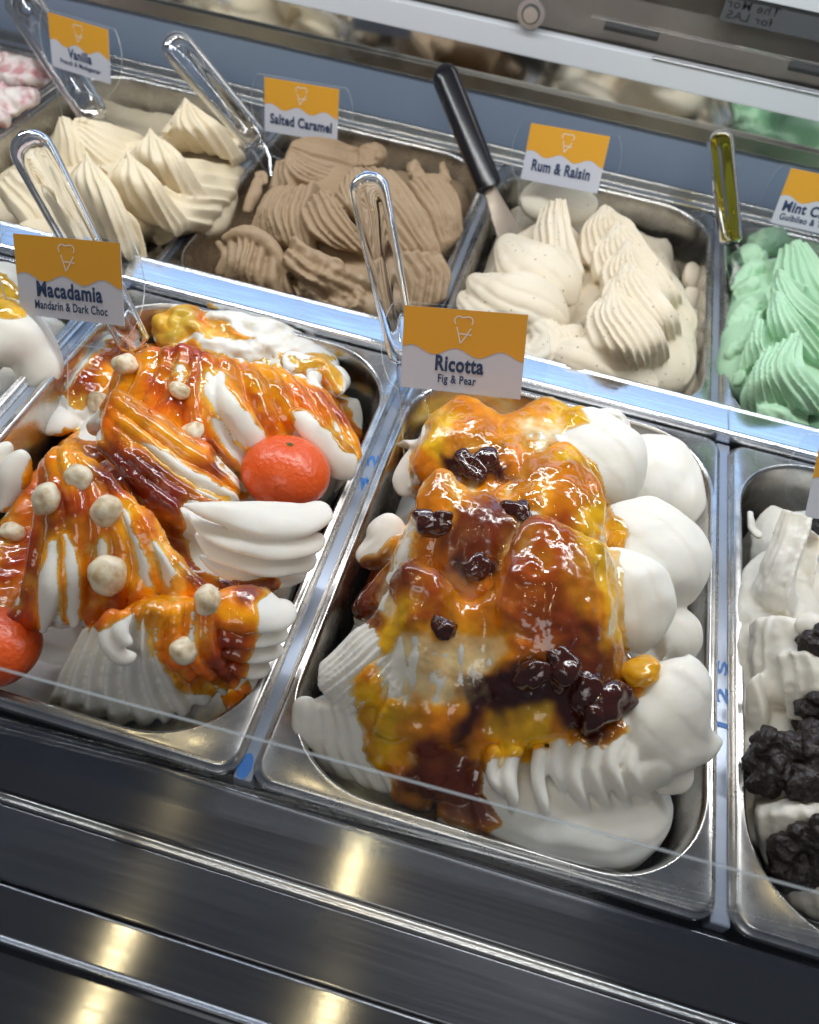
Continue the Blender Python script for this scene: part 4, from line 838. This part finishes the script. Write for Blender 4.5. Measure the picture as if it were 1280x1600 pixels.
# ------------------------------------------------------------------ rum and raisin
s = Soft(); s.fill(.118, .3985, -.02, -.022, .026); s.fill(.125, .3985, -.02, -.055, .012); L = s.stroke; Pt = s.patch
L([(965, 360, 4, 150), (1000, 440, 6, 200), (1000, 520, 2, 230), (970, 580, -8, 210)], 0, 0, .5, sink=1.15); L([(880, 340, 0, 120), (850, 420, 2, 160), (810, 490, -4, 170)], 0, 0, .5, sink=1.15)
for i, (x, y) in enumerate(((944, 318), (964, 346), (980, 372), (978, 410), (956, 444))):
    z = 22 + 3.6 * i; k = 1.04 + .02 * i
    Pt([[(x - 10, y + 6, z), (x - 40 * k, y + 40 * k, z - 12), (x - 34 * k, y + 88 * k, z - 22), (x - 4, y + 122 * k, z - 46)], [(x - 3, y, z + 3), (x - 10 * k, y + 42 * k, z - 3), (x + 26 * k, y + 94 * k, z - 12), (x + 38 * k, y + 124 * k, z - 46)], [(x + 4, y - 2, z + 4), (x + 18 * k, y + 34 * k, z), (x + 56 * k, y + 84 * k, z - 12), (x + 64 * k, y + 124 * k, z - 46)], [(x + 10, y + 2, z), (x + 50 * k, y + 30 * k, z - 5), (x + 84 * k, y + 76 * k, z - 18), (x + 86 * k, y + 112 * k, z - 48)]], 9, 6.5, 46, edge=4, blade=True, peak=True, saw=.85, per=14)
for p in ([(1030, 460, 0, 70), (1062, 496, -12, 66), (1060, 535, -24, 40)], [(1024, 515, -2, 70), (1060, 556, -16, 66), (1048, 604, -28, 40)], [(970, 585, -4, 80), (1030, 600, -16, 70)], [(860, 540, 4, 50), (910, 552, 10, 70), (990, 592, -8, 60)], [(870, 515, 6, 70), (910, 535, 6, 70)]):
    L(p, 4, .09, .6)
for y in (420, 455, 490, 525, 560, 595): L([(1070, y, -36, 56), (1104, y + 20, -46, 50)], 0, 0, .5)
L([(812, 316, -2, 60), (870, 305, 6, 90), (935, 316, -4, 60)], 3, .05, .6)
Pt([[(838, 326, 16), (826, 370, 10), (836, 428, -8)], [(868, 308, 34), (864, 365, 28), (878, 440, 4)], [(890, 310, 34), (904, 365, 22), (924, 432, -4)]], 6, 4.4, 40, edge=4, blade=True, peak=True)
L([(790, 364, 10, 26), (826, 398, 24, 110), (876, 440, 18, 100), (896, 476, 4, 50)], 7, .07, .6, .45); L([(735, 430, 4, 26), (785, 450, 22, 100), (852, 476, 18, 100), (890, 506, 2, 50)], 6, .08, .6, .45)
Pt([[(784, 382, 8), (776, 405, 4), (766, 438, -8)], [(814, 368, 22), (806, 402, 19), (814, 450, 6)]], 4, 4.4, 34, blade=True, edge=4)
L([(720, 456, -4, 26), (760, 480, 10, 80), (822, 506, 8, 80)], 6, .11, .6); L([(836, 498, 12, 50), (862, 524, 10, 56), (838, 556, 2, 44), (812, 536, 4, 20)], 4, .2, .6); L([(790, 530, -4, 80), (850, 560, -6, 80)], 0, 0, .6)
gelato('rum_raisin_gelato', 'cream coloured rum and raisin gelato in two wavy columns', s, .0012, RUMC, -.08, 1)
# ------------------------------------------------------------------ mint
s = Soft(); s.fill(.385, .3985, -.02, -.024, .022); L = s.stroke; Pt = s.patch
L([(1230, 400, 0, 120), (1240, 480, 4, 170), (1250, 570, 4, 220), (1260, 640, -8, 220)], 0, 0, .5, sink=1.15)
MK = dict(amp=6.5, thick=40, edge=4, blade=True, peak=True, saw=.85, per=14)
Pt([[(1214, 386, 16), (1204, 412, 12), (1192, 444, 0)], [(1238, 374, 27), (1236, 415, 20), (1258, 468, 6)], [(1252, 370, 30), (1284, 432, 20), (1334, 486, 2)], [(1268, 380, 26), (1312, 430, 16), (1356, 474, 0)]], 7, **MK)
Pt([[(1204, 430, 20), (1190, 460, 12), (1190, 492, 0)], [(1215, 418, 31), (1236, 468, 24), (1294, 530, 4)], [(1228, 420, 32), (1274, 465, 24), (1344, 520, 4)]], 6, **MK)
Pt([[(1198, 462, 26), (1194, 502, 18), (1212, 548, 2)], [(1212, 451, 36), (1226, 502, 29), (1264, 562, 6)], [(1226, 453, 36), (1268, 505, 29), (1334, 582, 4)]], 6, **MK)
Pt([[(1160, 540, 4), (1150, 570, -4), (1144, 604, -16)], [(1182, 488, 24), (1170, 532, 14), (1180, 570, 2)], [(1198, 498, 26), (1194, 540, 18), (1210, 570, 6)]], 5, **MK)
Pt([[(1164, 592, 8), (1148, 622, -4), (1152, 656, -18)], [(1188, 548, 28), (1176, 596, 20), (1184, 658, -8)], [(1222, 528, 38), (1200, 585, 31), (1238, 648, 0)], [(1250, 512, 45), (1232, 575, 37), (1292, 656, 2)], [(1258, 528, 40), (1278, 580, 30), (1336, 646, 4)]], 10, **MK)
Pt([[(1160, 384, -8), (1146, 420, -16), (1140, 470, -26)], [(1200, 384, 6), (1180, 430, -2), (1170, 490, -14)]], 6, 6.0, 30, edge=3, blade=True, rough=2.0, jit=.7)
Pt([[(1160, 480, -8), (1144, 520, -16), (1136, 570, -26)], [(1192, 480, 8), (1178, 530, 0), (1170, 580, -14)]], 6, 6.0, 30, edge=3, blade=True, rough=2.0, jit=.7)
for p in ([(1192, 404, 4, 30), (1166, 432, -4, 30), (1144, 454, -14, 10)], [(1186, 466, 6, 30), (1160, 490, -6, 28), (1140, 507, -14, 10)], [(1165, 374, -8, 40), (1195, 374, -2, 50), (1230, 370, 2, 40)], [(1186, 436, 4, 28), (1160, 452, -6, 28), (1146, 462, -12, 8)], [(1175, 526, 4, 26), (1145, 550, -8, 24), (1131, 557, -14, 10)], [(1188, 385, 2, 34), (1160, 402, -6, 34), (1148, 415, -12, 12)],
          [(1165, 588, -2, 30), (1145, 592, -10, 24)], [(1180, 642, 2, 30), (1212, 646, 4, 36), (1245, 656, -4, 30), (1264, 650, -6, 5)], [(1200, 656, -8, 60), (1260, 668, -10, 60)]):
    L(p, 2, .08, .6, .4, 'rp', rough=.003)
gelato('mint_gelato', 'pale green mint gelato in combed waves', s, .0012, MINT, -.08, 1)
# ------------------------------------------------------------------ pink and white gelato, far left of the back row
s = Soft(); s.fill(-.623, .3985, -.02, -.012, .010, .010); L = s.stroke
for p in ([(-20, 100, 2, 60), (30, 105, 8, 60), (70, 120, 0, 50)], [(-30, 150, 4, 60), (20, 145, 8, 60), (50, 135, 2, 40)], [(-20, 180, 4, 60), (10, 170, 6, 50)]): L(p, 2, .08, .5, rough=.006)
gelato('pink_gelato', 'pink and white speckled gelato at the far left of the back row', s, .0018, PINK, -.06, 1, .0008)
# ------------------------------------------------------------------ white gelato with yellow sauce, left of the macadamia pan
s = Soft(); s.fill(-.375, .0032, 0, -.03, .02); L = s.stroke
L([(-60, 500, 20, 140), (10, 520, 22, 130), (48, 560, 8, 90), (50, 610, -8, 60)], 2, .03, .6); L([(-60, 440, 10, 80), (0, 440, 14, 90), (40, 470, 6, 60)], 2, .04, .6); L([(-60, 600, 5, 120), (0, 610, 0, 90)], 2, .03, .6)
e_w, o_w = gelato('lemon_gelato', 'smooth white gelato with yellow sauce at the left edge of the front row', s, .0016, WHITE, -.06)
make_sauce(s, e_w, [[(-60, 420), (10, 432), (34, 470), (34, 492), (-10, 500), (-60, 490)]], [], (.74, .44, .03), .002, 6, 1.6, .8, name='yellow_sauce')
# ------------------------------------------------------------------ cookie gelato at the right edge
s = Soft(); s.fill(.375, .0032, 0, -.016, .026, .008); L = s.stroke
L([(1250, 850, 14, 130), (1250, 960, 14, 170), (1250, 1080, 10, 190), (1260, 1250, 2, 190), (1270, 1360, -10, 190)], 0, 0, .55, rough=.004, sink=1.15)
Pc = s.patch; CP = dict(amp=3.2, thick=44, edge=6, blade=True, jit=.7, rough=1.2)
Pc([[(1222, 795, 46), (1192, 862, 26), (1160, 932, 0)], [(1240, 798, 52), (1214, 880, 36), (1186, 952, 10)], [(1278, 808, 52), (1250, 900, 38), (1236, 964, 20)]], 6, peak=True, **CP)
Pc([[(1162, 962, 14), (1162, 1012, 8), (1158, 1066, -4)], [(1214, 955, 36), (1208, 1024, 26), (1202, 1096, 10)], [(1305, 972, 48), (1292, 1044, 40), (1284, 1116, 22)]], 5, **CP)
Pc([[(1205, 1020, 32), (1212, 1070, 24), (1222, 1130, 8)], [(1250, 1015, 46), (1262, 1070, 38), (1275, 1140, 22)], [(1320, 1030, 52), (1325, 1080, 44), (1330, 1140, 30)]], 4, **CP)
Pc([[(1162, 1165, 0), (1172, 1230, -6), (1188, 1305, -20)], [(1214, 1148, 20), (1222, 1240, 10), (1232, 1335, -8)], [(1305, 1155, 36), (1305, 1250, 24), (1305, 1355, 4)]], 5, **CP)
Pc([[(1172, 1264, 6), (1184, 1332, -8), (1214, 1404, -24)], [(1225, 1266, 20), (1242, 1342, 4), (1272, 1446, -20)], [(1305, 1258, 30), (1315, 1342, 14), (1335, 1456, -12)]], 5, **CP)
for p, n in (([(1172, 798, -6, 10), (1178, 822, -4, 14), (1192, 840, -4, 16)], 0), ([(1185, 905, 6, 40), (1180, 930, -2, 40)], 0), ([(1240, 968, 44, 40), (1262, 975, 46, 46), (1290, 990, 46, 50)], 3)):
    L(p, n, .08, .65, rough=.002)
s.patch([[(1164, 1062, 14), (1160, 1110, 2), (1162, 1155, -8)], [(1176, 1048, 22), (1192, 1110, 12), (1188, 1165, -2)]], 6, 2.0, 26)
e_c, o_c = gelato('cookie_gelato', 'white gelato with dark cookie crumble at the right edge of the front row', s, .0013, m_cream('cream_ivory2', (0.79, 0.765, 0.70)), -.06, 2, .0003)
bv_c = bvh_of(o_c)
COOKIE = mat('cookie', lambda nt, b: (setp(b, Base_Color=(.020, .013, .012, 1), Roughness=.36), noise_bump(nt, b, 350, .9, .0018, 6)))
def clump(spots, label):
    sc = Soft()
    for k, (x, y, r) in enumerate(spots):
        p, n = hit(bv_c, x, y)
        if p is None: continue
        bm = bmesh.new(); bmesh.ops.create_icosphere(bm, subdivisions=3, radius=1)
        V = np.array([v.co[:] for v in bm.verts]); Fc = [tuple(v.index for v in f.verts) for f in bm.faces]; bm.free()
        V = V * (1 + .35 * fbm(V * .01 + k * 1.9 + x, 150, 3))[:, None] * (r * .00040) + np.array(p) + np.array(n) * r * .00022
        sc.add(V, Fc)
    me = sc.fuse(.0011, 1); V, N = mesh_np(me); V = V + N * (fbm(V, 180, 4) * .0014)[:, None]; me.vertices.foreach_set('co', V.ravel()); me.update()
    o = link('cookie_crumble', me, COOKIE); tag(o, label, 'cookie', 'dark cookie crumble on the gelato'); return o
rr = random.Random(5)
def spots(poly_pts, n, r0, r1):
    P = np.array(poly_pts); out = []
    while len(out) < n:
        x, y = rr.uniform(*P[:, 0][[P[:, 0].argmin(), P[:, 0].argmax()]]), rr.uniform(P[:, 1].min(), P[:, 1].max())
        if poly_sd(np.array([x]), np.array([y]), poly_pts)[0] > 0: out.append((x, y, rr.uniform(r0, r1)))
    return out
clump(spots([(1185, 1195), (1195, 1155), (1240, 1140), (1300, 1140), (1300, 1255), (1230, 1250), (1205, 1240)], 34, 13, 22), 'large dark cookie crumble heap in the middle of the right edge gelato')
clump(spots([(1255, 1130), (1262, 1095), (1275, 1085), (1310, 1100), (1310, 1140)], 10, 9, 14), 'small dark cookie crumble tip above the large heap')
clump(spots([(1215, 1300), (1250, 1275), (1310, 1280), (1310, 1370), (1225, 1375), (1215, 1340)], 26, 13, 20), 'dark cookie crumble heap lowest in the right edge gelato')
clump([(1272, 1004, 20), (1279, 998, 20), (1286, 990, 20), (1290, 1003, 20), (1298, 998, 20)], 'dark cookie crumble piece above the large heap at the right edge')
clump([(1272, 826, 13), (1280, 818, 13), (1282, 832, 14), (1292, 825, 14), (1300, 830, 14)], 'dark cookie crumble piece under the cut off sign')
